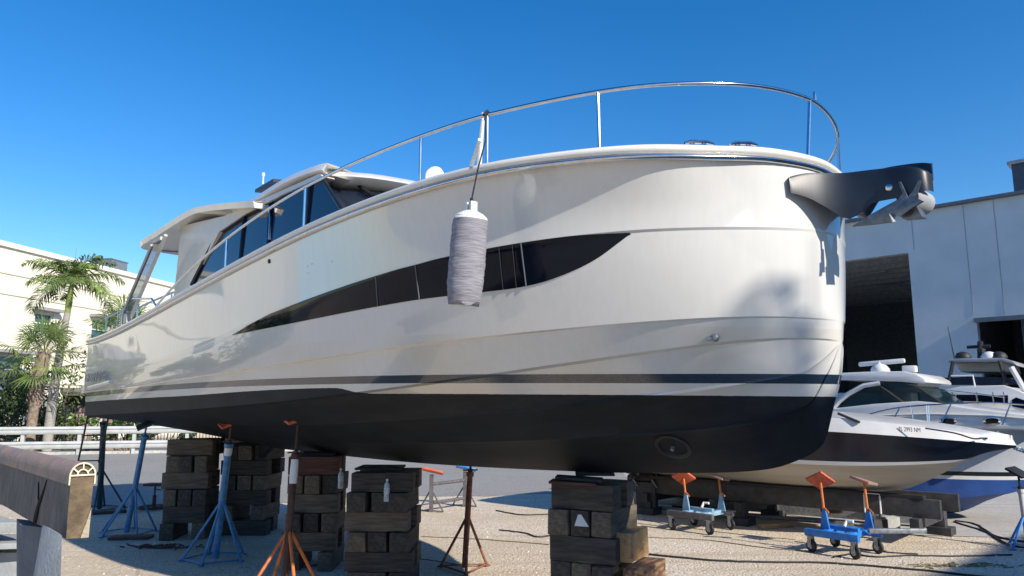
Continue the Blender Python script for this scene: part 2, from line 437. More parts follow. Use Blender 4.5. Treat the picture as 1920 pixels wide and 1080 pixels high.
def win_col(px, lean):
    """window points near a traced seam"""
    best = min(cols, key=lambda c: abs(proj(*YA.w(*c[3]))[0] - px)); k = cols.index(best)
    def X(t, f): 
        k0 = max(0, min(len(cols) - 2, int(t))); return cols[k0][f].lerp(cols[k0 + 1][f], t - k0)
    lo = []
    for f, dx in ((0, -lean), (5, lean)):
        a, b = 0.0, len(cols) - 1.001
        for _ in range(30):
            mdl = (a + b) / 2
            if proj(*YA.w(*X(mdl, f)))[0] > px + dx: a = mdl
            else: b = mdl
        lo.append(X(a, f) + Vector((0, .004, 0)))
    return lo
seam = mat('seam_grey', (.12, .13, .15), .4)
for px, ln in ((707, 2), (783, 4), (982, 5)):
    a, b = win_col(px, ln); m2 = MB(); m2.tube([a, b], .005, 6); m2.build('window_seam', seam, hw)
for px in (940, 965):
    a, b = win_col(px, 4); m2 = MB(); m2.tube([a, b], .003, 4); m2.build('window_seam', mat('seam_dark', (.03, .035, .045), .3), hw)

# through-hull fittings
def on_hull(px, py):
    o = Vector((0, 0, EYE)); r = Vector(ray(px, py)); M = Matrix.Translation(YA.o) @ Matrix.Rotation(R(132.2), 4, 'Z'); I = M.inverted()
    from mathutils.bvhtree import BVHTree
    global _bvh
    if '_bvh' not in globals():
        me = hull.data; _bvh = BVHTree.FromPolygons([v.co for v in me.vertices], [tuple(p.vertices) for p in me.polygons])
    lo = I @ o; d = (I.to_3x3() @ r).normalized()
    h, nn, ix, dist = _bvh.ray_cast(lo, d)
    if h is None: return None, None
    if nn.dot(d) > 0: nn = -nn
    return h, nn
p, nn = on_hull(1341, 632)
mb = MB(); mb.lathe(p, [(.028, -.01), (.03, .006), (.02, .03), (.012, .034)], 14, axis=nn); mb.box(p + Vector((.02, .01, -.012)), (.07, .05, .022), rz=.6)
mb.build('drain_fitting', GALV, yacht)
p, nn = on_hull(505, 490); mb = MB(); mb.lathe(p, [(.022, -.01), (.022, .008), (.012, .012)], 12, axis=nn); mb.build('vent_fitting', BLACK, yacht)
for q in ((577, 499), (577, 512), (585, 495), (622, 490), (1127, 350)):
    p, nn = on_hull(*q); mb = MB(); mb.lathe(p, [(.008, -.005), (.008, .003), (.004, .005)], 8, axis=nn); mb.build('screw_cap', WHITE, yacht)
# bow thruster tunnel
p, nn = on_hull(1262, 838)
mb = MB(); mb.lathe(p, [(.13, -.004), (.14, .006), (.115, .010), (.105, -.002), (.1, -.06)], 24, axis=nn)
mb.build('thruster_tunnel', BLACK, yacht)
mb = MB(); mb.lathe(p, [(.016, .0), (.014, .03), (.004, .034)], 10, axis=nn); mb.build('anode', GALV, yacht)

# lettering and ledge at the stern
M4 = Matrix(((-1, 0, 0, 0), (0, 0, 1, 0), (0, 1, 0, 0), (0, 0, 0, 1)))
def side_text(body, px0, px1, py, hgt_px, material, nm):
    a, na = on_hull(px0, py); b, nb = on_hull(px1, py - 5)
    up = Vector((0, 0, 1)); x = (b - a).normalized(); nrm = x.cross(up).normalized(); nrm = nrm if nrm.y > 0 else -nrm
    up2 = nrm.cross(x) * (1 if nrm.cross(x).z > 0 else -1)
    M = Matrix.Translation(a + nrm * .05) @ Matrix((x, up2, nrm)).transposed().to_4x4()
    W = (b - a).length; H = .15
    return txt(body, H * 1.35, nm, material, yacht, M, .004, font_scale=(W / (H * 1.35 * .62 * len(body)), 1))
side_text('GREENLINE', 166, 207, 717, 15, GALV, 'lettering')
a, na = on_hull(170, 727); b, nb = on_hull(211, 716)
mb = MB(); mb.tube([a + na * .02, b + nb * .02], .035, 8); mb.build('spray_ledge', WHITE, yacht)
# swim platform
mb = MB(); mb.box((12.15, 0, 2.22), (.95, 3.6, .12)); mb.build('swim_platform', WHITE, yacht, bevel=.03)
# ------------------------------------------------------------------ yacht: cabin, roof, rails, bow gear
Z_at = lambda s: float(np.interp(s, [p[0] for p in P_sheer], Z_sheer))
B_at = lambda s: float(np.interp(s, [p[0] for p in P_sheer], [p[1] for p in P_sheer]))
def plate(pix, b0, b1, name, m, bevel=0.0, parent=yacht, both=False):
    a = [YA.p(x, y, b0) for x, y in pix]; c = [Vector((p.x, b1, p.z)) for p in a]
    mb = MB(); mb.prism(a, c)
    if both: mb.prism([Vector((p.x, -p.y, p.z)) for p in c], [Vector((p.x, -p.y, p.z)) for p in a])
    return mb.build(name, m, parent, bevel=bevel, fixn=True)
# cabin core (cream moulding) below and behind the glass
def lin(p, q, t): return p.lerp(q, t)
win_top = [(411, 436), (460, 403), (527, 368), (604, 331)]
win_bot = [(361, 534), (438, 500), (565, 440), (652, 408)]
WT = [YA.p(x, y, 1.40) for x, y in win_top]; WBt = [YA.p(x, y, 1.46) for x, y in win_bot]
front_top = [(5.0, 1.15), (4.86, .8), (4.78, .4), (4.76, 0)]
front_bot = [(3.95, 1.2), (3.65, .8), (3.5, .4), (3.46, 0)]
zt0 = WT[-1].z; zb0 = WBt[-1].z
top = WT + [Vector((s, b, zt0 + .03 * (1 - b))) for s, b in front_top]
bot = WBt + [Vector((s, b, zb0 - .03)) for s, b in front_bot]
def mir(l): return [Vector((p.x, -p.y, p.z)) for p in l]
def strip(name, a, b, m, par=yacht, n=1):
    rows = [[p.lerp(q, t / n) for p, q in zip(a, b)] for t in range(n + 1)]
    mb = MB(); mb.grid(rows); return mb.build(name, m, par, smooth=35)
# side glass and windscreen are separate panes with dark frames between
ix = [0, 1, 2, 3]
sg = strip('side_window', [top[i] for i in ix], [bot[i] for i in ix], TINT)
sg2 = strip('side_window', mir([top[i] for i in ix]), mir([bot[i] for i in ix]), TINT)
ws_t = top[3:] + mir(top[3:])[::-1][1:]; ws_b = bot[3:] + mir(bot[3:])[::-1][1:]
ws = strip('windscreen', spline(ws_t, 3), spline(ws_b, 3), TINT, n=2)
mb = MB()
mb.tube([p + Vector((0, .012, 0)) for p in WT], .035, 6); mb.tube([WT[0] + Vector((0, .01, 0)), WBt[0] + Vector((0, .01, 0))], .03, 6)
mb.tube([WT[-1] + Vector((0, .01, 0)), WBt[-1] + Vector((0, .012, 0))], .022, 6)
e = YA.p(646, 387, 1.38)
for q, q2 in (((458, 405), (450, 494)), ((506, 379), (503, 472)), ((582, 343), (574, 436))):
    mb.tube([YA.p(*q, 1.415), YA.p(*q2, 1.465)], .022, 6)
mb.build('window_frame', mat('frame_dark', (.012, .014, .02), .3), yacht)
mb = MB(); a = YA.p(510, 380, 1.43); b = YA.p(506, 400, 1.45); mb.tube([YA.p(504, 385, 1.43), YA.p(507, 410, 1.445), YA.p(505, 450, 1.46)], .018, 6); mb.build('window_trim', STEEL, yacht)
# interior seen as a wall inside the front windscreen
mb = MB(); mb.box((5.6, 0, 3.85), (1.2, 2.1, .35)); mb.build('dashboard', mat('dash', (.16, .13, .10), .6), yacht, bevel=.05)
# moulding aft of the windows, bulkhead and side decks
mould = [(411, 434), (361, 534), (320, 580), (327, 545), (333, 490), (339, 424), (420, 405), (466, 385), (600, 325), (604, 331), (527, 366), (460, 401)]
plate(mould, 1.45, 1.30, 'cabin_side', CREAM, both=True)
mb = MB()
zz = YA.p(333, 480, 1.4)
s_b = zz.x
mb.box((s_b, 0, 3.75), (.06, 2.6, 1.5)); mb.build('cabin_bulkhead', CREAM, yacht)
mb = MB(); mb.box((s_b + .035, .1, 3.7), (.02, 1.5, 1.25)); mb.build('cabin_door', TINT, yacht)
# coachroof coaming below glass
mb = MB(); base = [Vector((p.x, p.y, p.z)) for p in bot]; low = [Vector((p.x, p.y + .05, Z_at(p.x) - .02)) for p in bot]
mb.grid([base, low]); mb.grid([mir(base), mir(low)], flip=True)
mb.build('coachroof', WHITE, yacht, fixn=True)
# front roof: white dome over the wheelhouse
edge_px = [(430, 402), (466, 383), (515, 352), (560, 331), (604, 318)]
e1 = [YA.p(x, y, 1.46) for x, y in edge_px]
fr = [(4.80, 1.30), (4.6, .9), (4.5, .45), (4.48, 0)]
zf = e1[-1].z
e1 += [Vector((s, b, zf + .02)) for s, b in fr]
topline = []
for i, p in enumerate(e1):
    topline.append(Vector((p.x + (.10 if i > 4 else 0), p.y - .05 if p.y > .1 else 0, p.z + .085)))
def dome(p, k):
    c = max(p.x, 5.2) if p.x < 5.2 else p.x
    return Vector((p.x + (5.6 - p.x) * k * (1 if p.x < 5.6 else 0), p.y * (1 - k), p.z + .17 * math.sin(k * math.pi / 2)))
under = [Vector((p.x + (.05 if i > 4 else 0), p.y - .06 if p.y > .1 else 0, p.z - .035)) for i, p in enumerate(e1)]
rows = [under, e1, topline] + [[dome(p, k) for p in topline] for k in (.15, .35, .6, 1.0)]
undin = [Vector((p.x + (.35 if i > 4 else 0), p.y * .8, p.z - .01)) for i, p in enumerate(under)]
rows = [undin] + rows
def smooth_row(r): return spline(r, 3)
mb = MB(); rs = [smooth_row(r) for r in rows]; mb.grid(rs); mb.grid([mir(r) for r in rs], flip=True)
mb.build('wheelhouse_roof', WHITE, yacht, smooth=40, weld=1e-3, fixn=True)
# sliding hatch rails / dark solar strip on top
mb = MB(); a = YA.p(478, 358, 1.2); b = YA.p(512, 338, 1.2)
mb.prism([a + Vector((0, .0, -.02)), b + Vector((0, .0, -.02)), b + Vector((0, -.5, .04)), a + Vector((0, -.5, .04))], [a + Vector((0, .0, .02)), b + Vector((0, .0, .02)), b + Vector((0, -.5, .08)), a + Vector((0, -.5, .08))])
mb.build('roof_hatch', DARKP, yacht)
mb = MB(); a = YA.p(493, 345, .6); mb.tube([a, a + Vector((0, 0, .14))], .012, 6); mb.lathe(a + Vector((0, 0, .12)), [(.022, 0), (.022, .05)], 8); mb.build('navigation_light', PVC, yacht)
# cockpit hardtop
hp = [(467, 377), (420, 381), (370, 388), (345, 399), (322, 413.5), (290, 435), (262, 455)]
E = [YA.p(x, y, 1.62) for x, y in hp]
sa = E[-1].x
E = [Vector((E[0].x - .03, 1.2, E[0].z - .02)), Vector((E[0].x - .025, 1.5, E[0].z - .005))] + E
E += [Vector((sa + .16, 1.35, E[-1].z - .01)), Vector((sa + .30, .8, E[-1].z)), Vector((sa + .34, 0, E[-1].z))]
lip = [Vector((p.x - .03 * (p.y < 1.5), p.y - .02 if p.y > .1 else 0, p.z - .075)) for p in E]
und = [Vector((min(p.x, sa + .1), p.y * .86, p.z - .055)) for p in E]
und2 = [Vector((min(p.x, sa), 0, p.z + .0)) for p in E]
tp = [Vector((min(p.x, sa + .2), p.y * .9, p.z + .035)) for p in E]; tp2 = [Vector((min(p.x, sa + .1), 0, p.z + .08)) for p in E]
mb = MB(); rs = [spline(r, 3) for r in (und2, und, lip, E, tp, tp2)]
mb.grid(rs); mb.grid([mir(r) for r in rs], flip=True)
mb.build('cockpit_roof', WHITE, yacht, smooth=35, weld=1e-3, fixn=True)
# raked glazed struts either side of the cockpit
def strut(sg):
    mb = MB()
    o = [(311, 441), (285, 460), (229, 592), (247, 592)]
    P = [YA.p(x, y, 1.72) for x, y in o]
    i1 = [(306, 447), (287, 462), (262, 522), (272, 518)]; 
    def S(p, d=0): return Vector((p.x, sg * (p.y + d), p.z))
    mb.tube([S(P[0]), S(P[3])], .028, 6); mb.tube([S(P[1]), S(P[2])], .028, 6)
    mb.box(S((P[2] + P[3]) / 2) - Vector((0, 0, .05)), (.32, .09, .14)); mb.box(S((P[0] + P[1]) / 2), (.35, .07, .05), rot=Matrix.Rotation(0, 3, 'Z'))
    st = mb.build('roof_strut', mat('strut_grey', (.42, .42, .41), .35), yacht)
    g = MB(); g.add([S(p) for p in P], [(0, 1, 2, 3)]); g.build('strut_glass', CLEARG, st)
strut(1); strut(-1)
mb = MB(); mb.tube([YA.p(325, 548, 1.86), YA.p(290, 563, 1.86), YA.p(252, 580, 1.86)], .014, 6)
for q in ((322, 550), (258, 577)): a = YA.p(*q, 1.86); mb.tube([a, a - Vector((0, 0, .16))], .012, 6)
mb.build('cockpit_rail', STEEL, yacht)
mb = MB()
for q in ((200, 612), (222, 600), (231, 596)): a = YA.p(q[0], q[1] - 14, 1.84); mb.tube([a + Vector((0, 0, .03)), a - Vector((0, 0, .2))], .011, 6)
mb.tube([YA.p(196, 598, 1.84), YA.p(233, 580, 1.84)], .011, 6)
mb.build('stern_rail', STEEL, yacht)
# wiper
mb = MB(); a = YA.p(677, 355, .9); b = YA.p(712, 370, .9); mb.tube([a, b], .013, 6); mb.tube([a + Vector((.05, .0, .05)), a.lerp(b, .6) + Vector((-.03, .0, -.03))], .02, 6)
mb.build('wiper', BLACK, yacht)
# bow rail
rail_px = [(320, 560), (334, 538), (345, 521), (372, 485), (402, 461), (429, 443), (500, 396), (574, 349), (640, 316), (732, 280), (786, 257), (850, 234), (908, 215), (1020, 189), (1116, 172), (1200, 162), (1300, 156), (1400, 157), (1450, 163), (1515, 183), (1545, 203), (1562, 226), (1568, 245)]
sel = [(s, b) for s, b in P_sheer if s < 9.55]
inn = []
for s, b in sel: inn.append((s + .015 * max(0, 1 - b / 1.2), max(0, b - .07)))
zr = np.array(YA.curtain(inn, *ux(rail_px)))
qs = np.array([math.sqrt(s + .12) for s, b in inn]); msk = np.array([s < 8.3 for s, b in inn])
zsm = np.polyval(np.polyfit(qs[msk], zr[msk], 5), qs); zz = np.where(msk, zsm, zr)
rp = [Vector((s, b, z)) for (s, b), z in zip(inn, zz)]
path = rp[::-1] + mir(rp)[1:-18]
rail = empty('bow_rail', (0, 0, 0)); rail.parent = yacht
for _ in range(14):
    path = [path[0]] + [path[i] * .5 + (path[i - 1] + path[i + 1]) * .25 if rp[0].z - .3 < path[i].z and path[i].x < 1.6 else path[i] for i in range(1, len(path) - 1)] + [path[-1]]
mb = MB(); mb.tube(path, .0145, 8); mb.build('top_rail', STEEL, rail, smooth=60)
def near_px(P, px):
    a = min(range(len(P)), key=lambda i: abs(proj(*YA.w(*P[i]))[0] - px)); return P[a]
for px, px2 in ((1515, 1514), (1116, 1113), (908, 905), (786, 781), (574, 566), (429, 424)):
    t = near_px(path[:len(rp)], px); c = near_px([Vector((s, b, z)) for (s, b), z in zip(inn, [Z_at(max(0, s)) for s, b in inn])], px2)
    mb = MB(); mb.tube([t, c], .0125, 8); mb.lathe(c + Vector((0, 0, .02)), [(.03, 0), (.028, .02), (.014, .03)], 10); mb.build('stanchion', STEEL, rail)
i0 = 9
for i in (3,):
    t = max(path[len(rp) - 8:], key=lambda q_: proj(*YA.w(*q_))[0]); mb = MB(); mb.tube([t, Vector((t.x + .01, t.y, Z_at(.05) + .02))], .0125, 8); mb.build('stanchion', STEEL, rail)
q = near_px(rp, 1525); mb = MB(); mb.lathe(q, [(.012, 0), (.012, .05), (.004, .07)], 8); mb.build('rail_light', STEEL, rail)
# cleats on the bow cap
for px in (1297, 1388):
    c = near_px([Vector(p) for p in stb[0]], px); mb = MB()
    k = [Vector(p) for p in stb[0]].index(c); t = (Vector(stb[0][k + 1]) - Vector(stb[0][k - 1])).normalized()
    o = c + Vector((.0, -.05, .072)); mb.tube([o - t * .10, o - t * .05 + Vector((0, 0, .012)), o + t * .05 + Vector((0, 0, .012)), o + t * .10], [.009, .015, .015, .009], 8)
    mb.tube([o - t * .04, o - t * .04 - Vector((0, 0, .05))], .012, 6); mb.tube([o + t * .04, o + t * .04 - Vector((0, 0, .05))], .012, 6)
    mb.build('mooring_cleat', STEEL, yacht)
# flag pole bracket and searchlight on the foredeck
mb = MB(); a = YA.p(897, 322, 1.6); b = YA.p(905, 226, 1.66); mb.tube([a, b], [.022, .014], 8); c = YA.p(880, 322, 1.5); d = YA.p(900, 262, 1.66); mb.tube([c, d], .016, 8); mb.tube([b, b + Vector((0, 0, .06))], .008, 6)
mb.build('fender_pole', PVC, yacht)
a = YA.p(815, 331, 1.3); mb = MB(); ax = Vector((-.5, .75, .1)).normalized()
mb.lathe(a - ax * .07, [(.02, -.05), (.07, -.02), (.085, .03), (.088, .09), (.075, .10)], 18, axis=ax); mb.tube([a, a - Vector((0, 0, .2))], .02, 8); mb.build('searchlight', PVC, yacht)

# bow platform that carries the anchor
plan = [(.34, 1.02), (.20, .86), (.10, .72), (.04, .60), (-.03, .44), (-.10, .32), (-.2, .23), (-.32, .18), (-.5, .155), (-.64, .15), (-.70, .10), (-.72, 0)]
plan = [(.06, .435), (.03, .385), (-.02, .31), (-.09, .225), (-.19, .15), (-.32, .11), (-.46, .095), (-.57, .09), (-.64, .065), (-.66, 0)]
zt = YA.curtain(plan, *ux([(1490, 332), (1500, 326), (1530, 324), (1570, 325), (1620, 320), (1665, 315), (1710, 312), (1730, 316), (1745, 335), (1750, 350)]))
zb = YA.curtain(plan, *ux([(1490, 362), (1500, 366), (1525, 375), (1555, 392), (1572, 402), (1585, 414), (1610, 396), (1640, 380), (1668, 374), (1700, 368), (1730, 360), (1745, 354), (1750, 352)]))
zt[-1] = zt[-2] - .02; zb[-1] = zb[-2]
t0 = [Vector((s, b, z)) for (s, b), z in zip(plan, zt)]; b0 = [Vector((s, b, z)) for (s, b), z in zip(plan, zb)]
t1 = [Vector((p.x + .02, max(0, p.y - .03), p.z + .012)) for p in t0]; mid = [p.lerp(q, .12) + Vector((0, .012 if p.y > .05 else 0, 0)) for p, q in zip(t0, b0)]
half = [[Vector((p.x, 0, p.z)) for p in t1], t1, t0, mid, b0, [Vector((p.x, p.y * .7, p.z + .02)) for p in b0], [Vector((p.x, 0, p.z + .02)) for p in b0]]
half = [spline(r, 3) for r in half]
def lift(r, k): return [Vector((p.x, -p.y, p.z + (.09 * min(1, max(0, (-.02 - p.x) / .25)) if k >= 3 else 0))) for p in r]
half[-1] = [Vector((p.x, 0, p.z + .05 * min(1, max(0, (-.02 - p.x) / .25)))) for p in half[-1]]
mb = MB(); mb.grid(half); mb.grid([lift(r, k) if k < 6 else r for k, r in enumerate(half)], flip=True)
bp = mb.build('bow_platform', DARKP, yacht, smooth=45, weld=1e-3, fixn=True)
mb = MB(); p = YA.p(1668, 352, .10); mb.lathe(p, [(.022, -.02), (.022, .012), (.012, .016)], 12, axis=(0, 1, 0)); mb.build('platform_bolt', STEEL, bp)
# anchor, a thing of its own, hanging on the platform roller
anc = empty('anchor', YA.w(-.45, 0, 3.1), R(132.2), label='grey steel plough anchor hanging point-aft from the dark bow platform', cat='anchor')
ao = Vector((-.45, 0, 3.1)); ASTEEL = mat('anchor_steel', (.16, .17, .19), .4, .75, var=.25, scale=18, bump=.15)
def A(px, py, b): return YA.p(px, py, b - .055) - ao
mb = MB(); mb.prism([A(1666, 345, .02), A(1690, 340, .02), A(1735, 366, .02), A(1728, 384, .02), A(1690, 392, .02)], [A(1666, 345, -.02), A(1690, 340, -.02), A(1735, 366, -.02), A(1728, 384, -.02), A(1690, 392, -.02)])
mb.tube([A(1640, 352, 0), A(1690, 358, 0)], .012, 8)
mb.build('shank', ASTEEL, anc, fixn=True, bevel=.004)
mb = MB()
tip = A(1596, 423, .05); kn = A(1702, 368, .19); wl = A(1688, 341, .24); wr = A(1724, 404, .24); bk = A(1722, 378, .18); hl = A(1672, 418, .22)
wl2 = Vector((wl.x, -wl.y, wl.z)); wr2 = Vector((wr.x, -wr.y, wr.z)); hl2 = Vector((hl.x, -hl.y, hl.z)); rid = A(1712, 362, 0.0)
vs = [tip, hl, wr, bk, rid, kn, wl]; 
def thick(pts, fs, d=Vector((.0, -.012, .008))):
    n = len(pts); out = [p + d for p in pts]; F = list(fs) + [tuple(i + n for i in f[::-1]) for f in fs]
    ed = {}
    for f in fs:
        for i in range(len(f)):
            e = (f[i], f[(i + 1) % len(f)]); ed[e] = 1
    for (i, j) in ed:
        if (j, i) not in ed: F.append((j, i, i + n, j + n))
    return list(pts) + out, F
def pl(pix, b, th, tw=0):
    a = [A(x, y, b + tw * (i % 2)) for i, (x, y) in enumerate(pix)]; mb.prism(a, [p - Vector((0, th, 0)) for p in a])
pl([(1597, 424), (1630, 403), (1664, 384), (1690, 370), (1702, 382), (1678, 400), (1672, 416), (1640, 420)], .20, .03)
mb.build('fluke', ASTEEL, anc, fixn=True, bevel=.003); mb = MB()
pl([(1668, 399), (1698, 373), (1712, 368), (1731, 377), (1706, 392), (1688, 406)], .215, .02)
mb.build('fluke', ASTEEL, anc, fixn=True, bevel=.003); mb = MB()
pl([(1676, 386), (1692, 362), (1684, 341), (1688, 340), (1703, 371), (1692, 392)], .195, .02)
mb.build('fluke_wing', ASTEEL, anc, fixn=True, bevel=.003); mb = MB()
pl([(1690, 409), (1700, 388), (1714, 378), (1729, 406)], .16, .10)
mb.build('fluke_wing', ASTEEL, anc, fixn=True, bevel=.003); mb = MB()
pl([(1699, 372), (1712, 358), (1722, 338), (1726, 338), (1720, 360), (1707, 376)], .185, .02)
mb.build('palm_spike', ASTEEL, anc, fixn=True)
mb = MB(); mb.lathe(A(1724, 380, .02), [(.073, -.05), (.078, 0), (.078, .10), (.07, .112), (.02, .115)], 20, axis=(.25, 1, .1)); mb.build('roller', mat('roller_grey', (.33, .34, .35), .5, var=.15), anc)
mb = MB(); mb.tube([A(1668, 401, .215), A(1677, 417, .215)], [.004, .012], 6); mb.build('tip_weight', PVC, anc)

# fender, hung on a rope from the rail
i = min(range(len(rp)), key=lambda k: abs(proj(*YA.w(*rp[k]))[0] - 908)); top_l = rp[i]
Fb = B_at(2.0) + .17
fc = YA.w(*YA.p(880, 390, Fb)); fe = empty('boat_fender', YA.w(*YA.p(880, 482, Fb)), R(132.2), label='long boat fender in wrinkled grey cloth hanging against the white hull', cat='fender')
fo = YA.p(880, 482, Fb)
def FP(px, py): return YA.p(px, py, Fb) - fo
t_ = FP(883, 396); b_ = FP(869, 577); Lf = (t_ - b_).length; axf = (b_ - t_).normalized()
rF = .112
prof = [(.0, .0), (.05, .002), (.085, .012), (.106, .03), (.114, .055), (rF, .08)]
body = []
sg_ = 34; rng = random.Random(3)
zl = [.045 + (Lf - .07) * k / 30 for k in range(31)]
M = Vector((0, 0, 1)).rotation_difference(axf).to_matrix()
rowsf = []
for k, z in enumerate(zl):
    t = z / Lf; r = rF * (1.0 - .0 * t); r *= 1 + .05 * math.sin(3 * t) - .16 * max(0, t - .82) / .18
    r += (rng.random() - .5) * .003
    if k == 0: r = .108
    row = []
    for j in range(sg_ + 1):
        w = 2 * math.pi * (j % sg_) / sg_
        rr_ = r + .0018 * math.sin(w * 7 + k * 1.7) * math.sin(k * 2.1) + .0015 * math.sin(w * 2 + k)
        if k == 30: zz_ = z + .012 * math.sin(w * 4)
        else: zz_ = z + .006 * math.sin(w * 3 + k * 0.9)
        row.append(t_ + M @ Vector((rr_ * math.cos(w), rr_ * math.sin(w), zz_)))
    rowsf.append(row)
last = [t_ + M @ Vector(((rF * .62) * math.cos(2 * math.pi * (j % sg_) / sg_), (rF * .62) * math.sin(2 * math.pi * (j % sg_) / sg_), Lf - .015)) for j in range(sg_ + 1)]
mb = MB(); mb.grid(rowsf + [last]); 
mb.build('fender_cover', mat('fender_cloth', (.20, .195, .225), .95, col2=(.28, .275, .305), scale=9, bump=.45, bscale=14, stretch=(1, 1, 7)), fe, smooth=50, weld=1e-4, fixn=True)
mb = MB(); mb.lathe(t_, [(.0, -.004), (.03, -.004), (.045, .0), (.085, .02), (.108, .04), (.115, .058), (.10, .07)], 24, axis=axf); mb.build('fender_body', PVC, fe)
mb = MB(); mb.lathe(t_ + axf * (Lf - .05), [(.10, 0), (.07, .035), (.03, .04)], 16, axis=axf); mb.build('fender_end', PVC, fe)
mb = MB(); mb.box(t_ - axf * .03 + Vector((.022, 0, 0)), (.018, .05, .06)); mb.box(t_ - axf * .03 - Vector((.022, 0, 0)), (.018, .05, .06)); mb.build('fender_eye', PVC, fe)
edge = YA.p(895, 322, B_at(1.7) + .055) - fo
mb = MB(); mb.tube([top_l - fo + Vector((0, .02, .01)), YA.p(911, 262, 1.82) - fo, edge + Vector((-.01, -.0, .03)), edge, FP(884, 376), FP(883, 392)], .006, 6)
mb.tube([top_l - fo + Vector((0, -.03, .0)), top_l - fo + Vector((0, .0, .03)), top_l - fo + Vector((0, .035, -.01))], .012, 6)
mb.tube([FP(884, 372), FP(885, 380)], .012, 6); mb.build('fender_rope', ROPE, fe)
# ================================================================== ground
def ground_mat(name, base, dark, light, vs=38, patch=None, bump=.8, rough=.95):
    m, nt, B = nodes(name); N = nt.nodes; L = nt.links
    tc = N.new('ShaderNodeTexCoord')
    vo = N.new('ShaderNodeTexVoronoi'); vo.inputs['Scale'].default_value = vs; L.new(tc.outputs['Object'], vo.inputs['Vector'])
    nz = N.new('ShaderNodeTexNoise'); nz.inputs['Scale'].default_value = .35; nz.inputs['Detail'].default_value = 8; nz.inputs['Roughness'].default_value = .65; L.new(tc.outputs['Object'], nz.inputs['Vector'])
    nf = N.new('ShaderNodeTexNoise'); nf.inputs['Scale'].default_value = 14; nf.inputs['Detail'].default_value = 6; L.new(tc.outputs['Object'], nf.inputs['Vector'])
    hsv = N.new('ShaderNodeSeparateColor'); L.new(vo.outputs['Color'], hsv.inputs[0])
    def mix(f, a, b):
        n = N.new('ShaderNodeMix'); n.data_type = 'RGBA'; L.new(f, n.inputs[0])
        for i, x in ((6, a), (7, b)):
            if isinstance(x, tuple): n.inputs[i].default_value = (*x, 1)
            else: L.new(x, n.inputs[i])
        return n.outputs[2]
    def rng_(x, a, b):
        n = N.new('ShaderNodeMapRange'); n.inputs[1].default_value = a; n.inputs[2].default_value = b; L.new(x, n.inputs[0]); return n.outputs[0]
    c = mix(hsv.outputs[0], base, light); c = mix(rng_(hsv.outputs[1], .80, 1.0), c, dark)
    c = mix(rng_(nf.outputs['Fac'], .55, .8), c, dark)
    c = mix(rng_(nz.outputs['Fac'], .42, .72), c, patch or dark)
    mpt = N.new('ShaderNodeMapping'); mpt.inputs['Scale'].default_value = (.22, 2.6, 1); mpt.inputs['Rotation'].default_value = (0, 0, .12); L.new(tc.outputs['Object'], mpt.inputs[0])
    tr = N.new('ShaderNodeTexNoise'); tr.inputs['Scale'].default_value = 1.3; tr.inputs['Detail'].default_value = 6; L.new(mpt.outputs[0], tr.inputs['Vector'])
    c = mix(rng_(tr.outputs['Fac'], .52, .70), c, patch or dark)
    L.new(c, B.inputs['Base Color']); B.inputs['Roughness'].default_value = rough
    B.inputs['Specular IOR Level'].default_value = .25
    bp = N.new('ShaderNodeBump'); bp.inputs['Strength'].default_value = bump; bp.inputs['Distance'].default_value = .012
    ad = N.new('ShaderNodeMath'); ad.operation = 'MULTIPLY_ADD'; ad.inputs[1].default_value = -1.0; L.new(vo.outputs['Distance'], ad.inputs[0]); L.new(nf.outputs['Fac'], ad.inputs[2])
    L.new(ad.outputs[0], bp.inputs['Height']); L.new(bp.outputs[0], B.inputs['Normal'])
    return m
GRAV = ground_mat('crushed_shell_gravel', (.60, .51, .395), (.36, .29, .21), (.74, .65, .53), 36, patch=(.52, .42, .30))
ASPH = ground_mat('worn_asphalt', (.25, .24, .225), (.16, .155, .145), (.33, .32, .30), 30, patch=(.30, .29, .27), bump=.3)
CONP = ground_mat('concrete_slab', (.44, .42, .385), (.32, .305, .28), (.50, .48, .45), 20, patch=(.38, .36, .33), bump=.2)
mb = MB(); rngx = random.Random(5)
nx, ny = 60, 60
rows = []
for j in range(ny + 1):
    y = -60 + 460 * (j / ny) ** 1.6
    rows.append([(-260 + 520 * i / nx, y, 0) for i in range(nx + 1)])
mb.grid(rows, flip=True); tag(mb.build('ground', GRAV, smooth=0), kind='structure')
# worn asphalt yard lane beyond the gravel, with a ragged edge
edge = []
for k in range(181):
    x = -80 + k * 1.0
    y0 = float(np.interp(x, [-80, -12, -6, -3, 1.5, 4, 7, 12, 100], [17.0, 15.2, 14.8, 16.5, 17.0, 16.4, 17.8, 19, 24]))
    edge.append((x, y0))
E2 = []
for k in range(len(edge) - 1):
    n_ = 8 if -12 < edge[k][0] < 14 else 1
    for j in range(n_):
        t = j / n_; x = edge[k][0] + t; y = edge[k][1] * (1 - t) + edge[k + 1][1] * t
        E2.append((x, y + .16 * math.sin(x * 1.7) + .09 * math.sin(x * 5.3 + 1) + .06 * (rngx.random() - .5)))
mb = MB(); mb.grid([[(x, y, .004) for x, y in E2], [(x, 46, .004) for x, y in E2]], flip=True)
tag(mb.build('yard_lane', ASPH, smooth=0), kind='structure')
# concrete apron on the right under the stored boats
a = gnd(1470, 962, .008); b = gnd(1925, 1010, .008)
cor = [gnd(1200, 925, .008), gnd(1500, 968, .008), gnd(1700, 1003, .008), Vector((14, 10.5, .008)), Vector((30, 12, .008)), Vector((30, 26, .008)), Vector((3.5, 26, .008))]
mb = MB(); mb.add(cor, [tuple(range(len(cor)))[::1]]); tag(mb.build('concrete_apron', CONP, smooth=0, fixn=True), kind='structure')
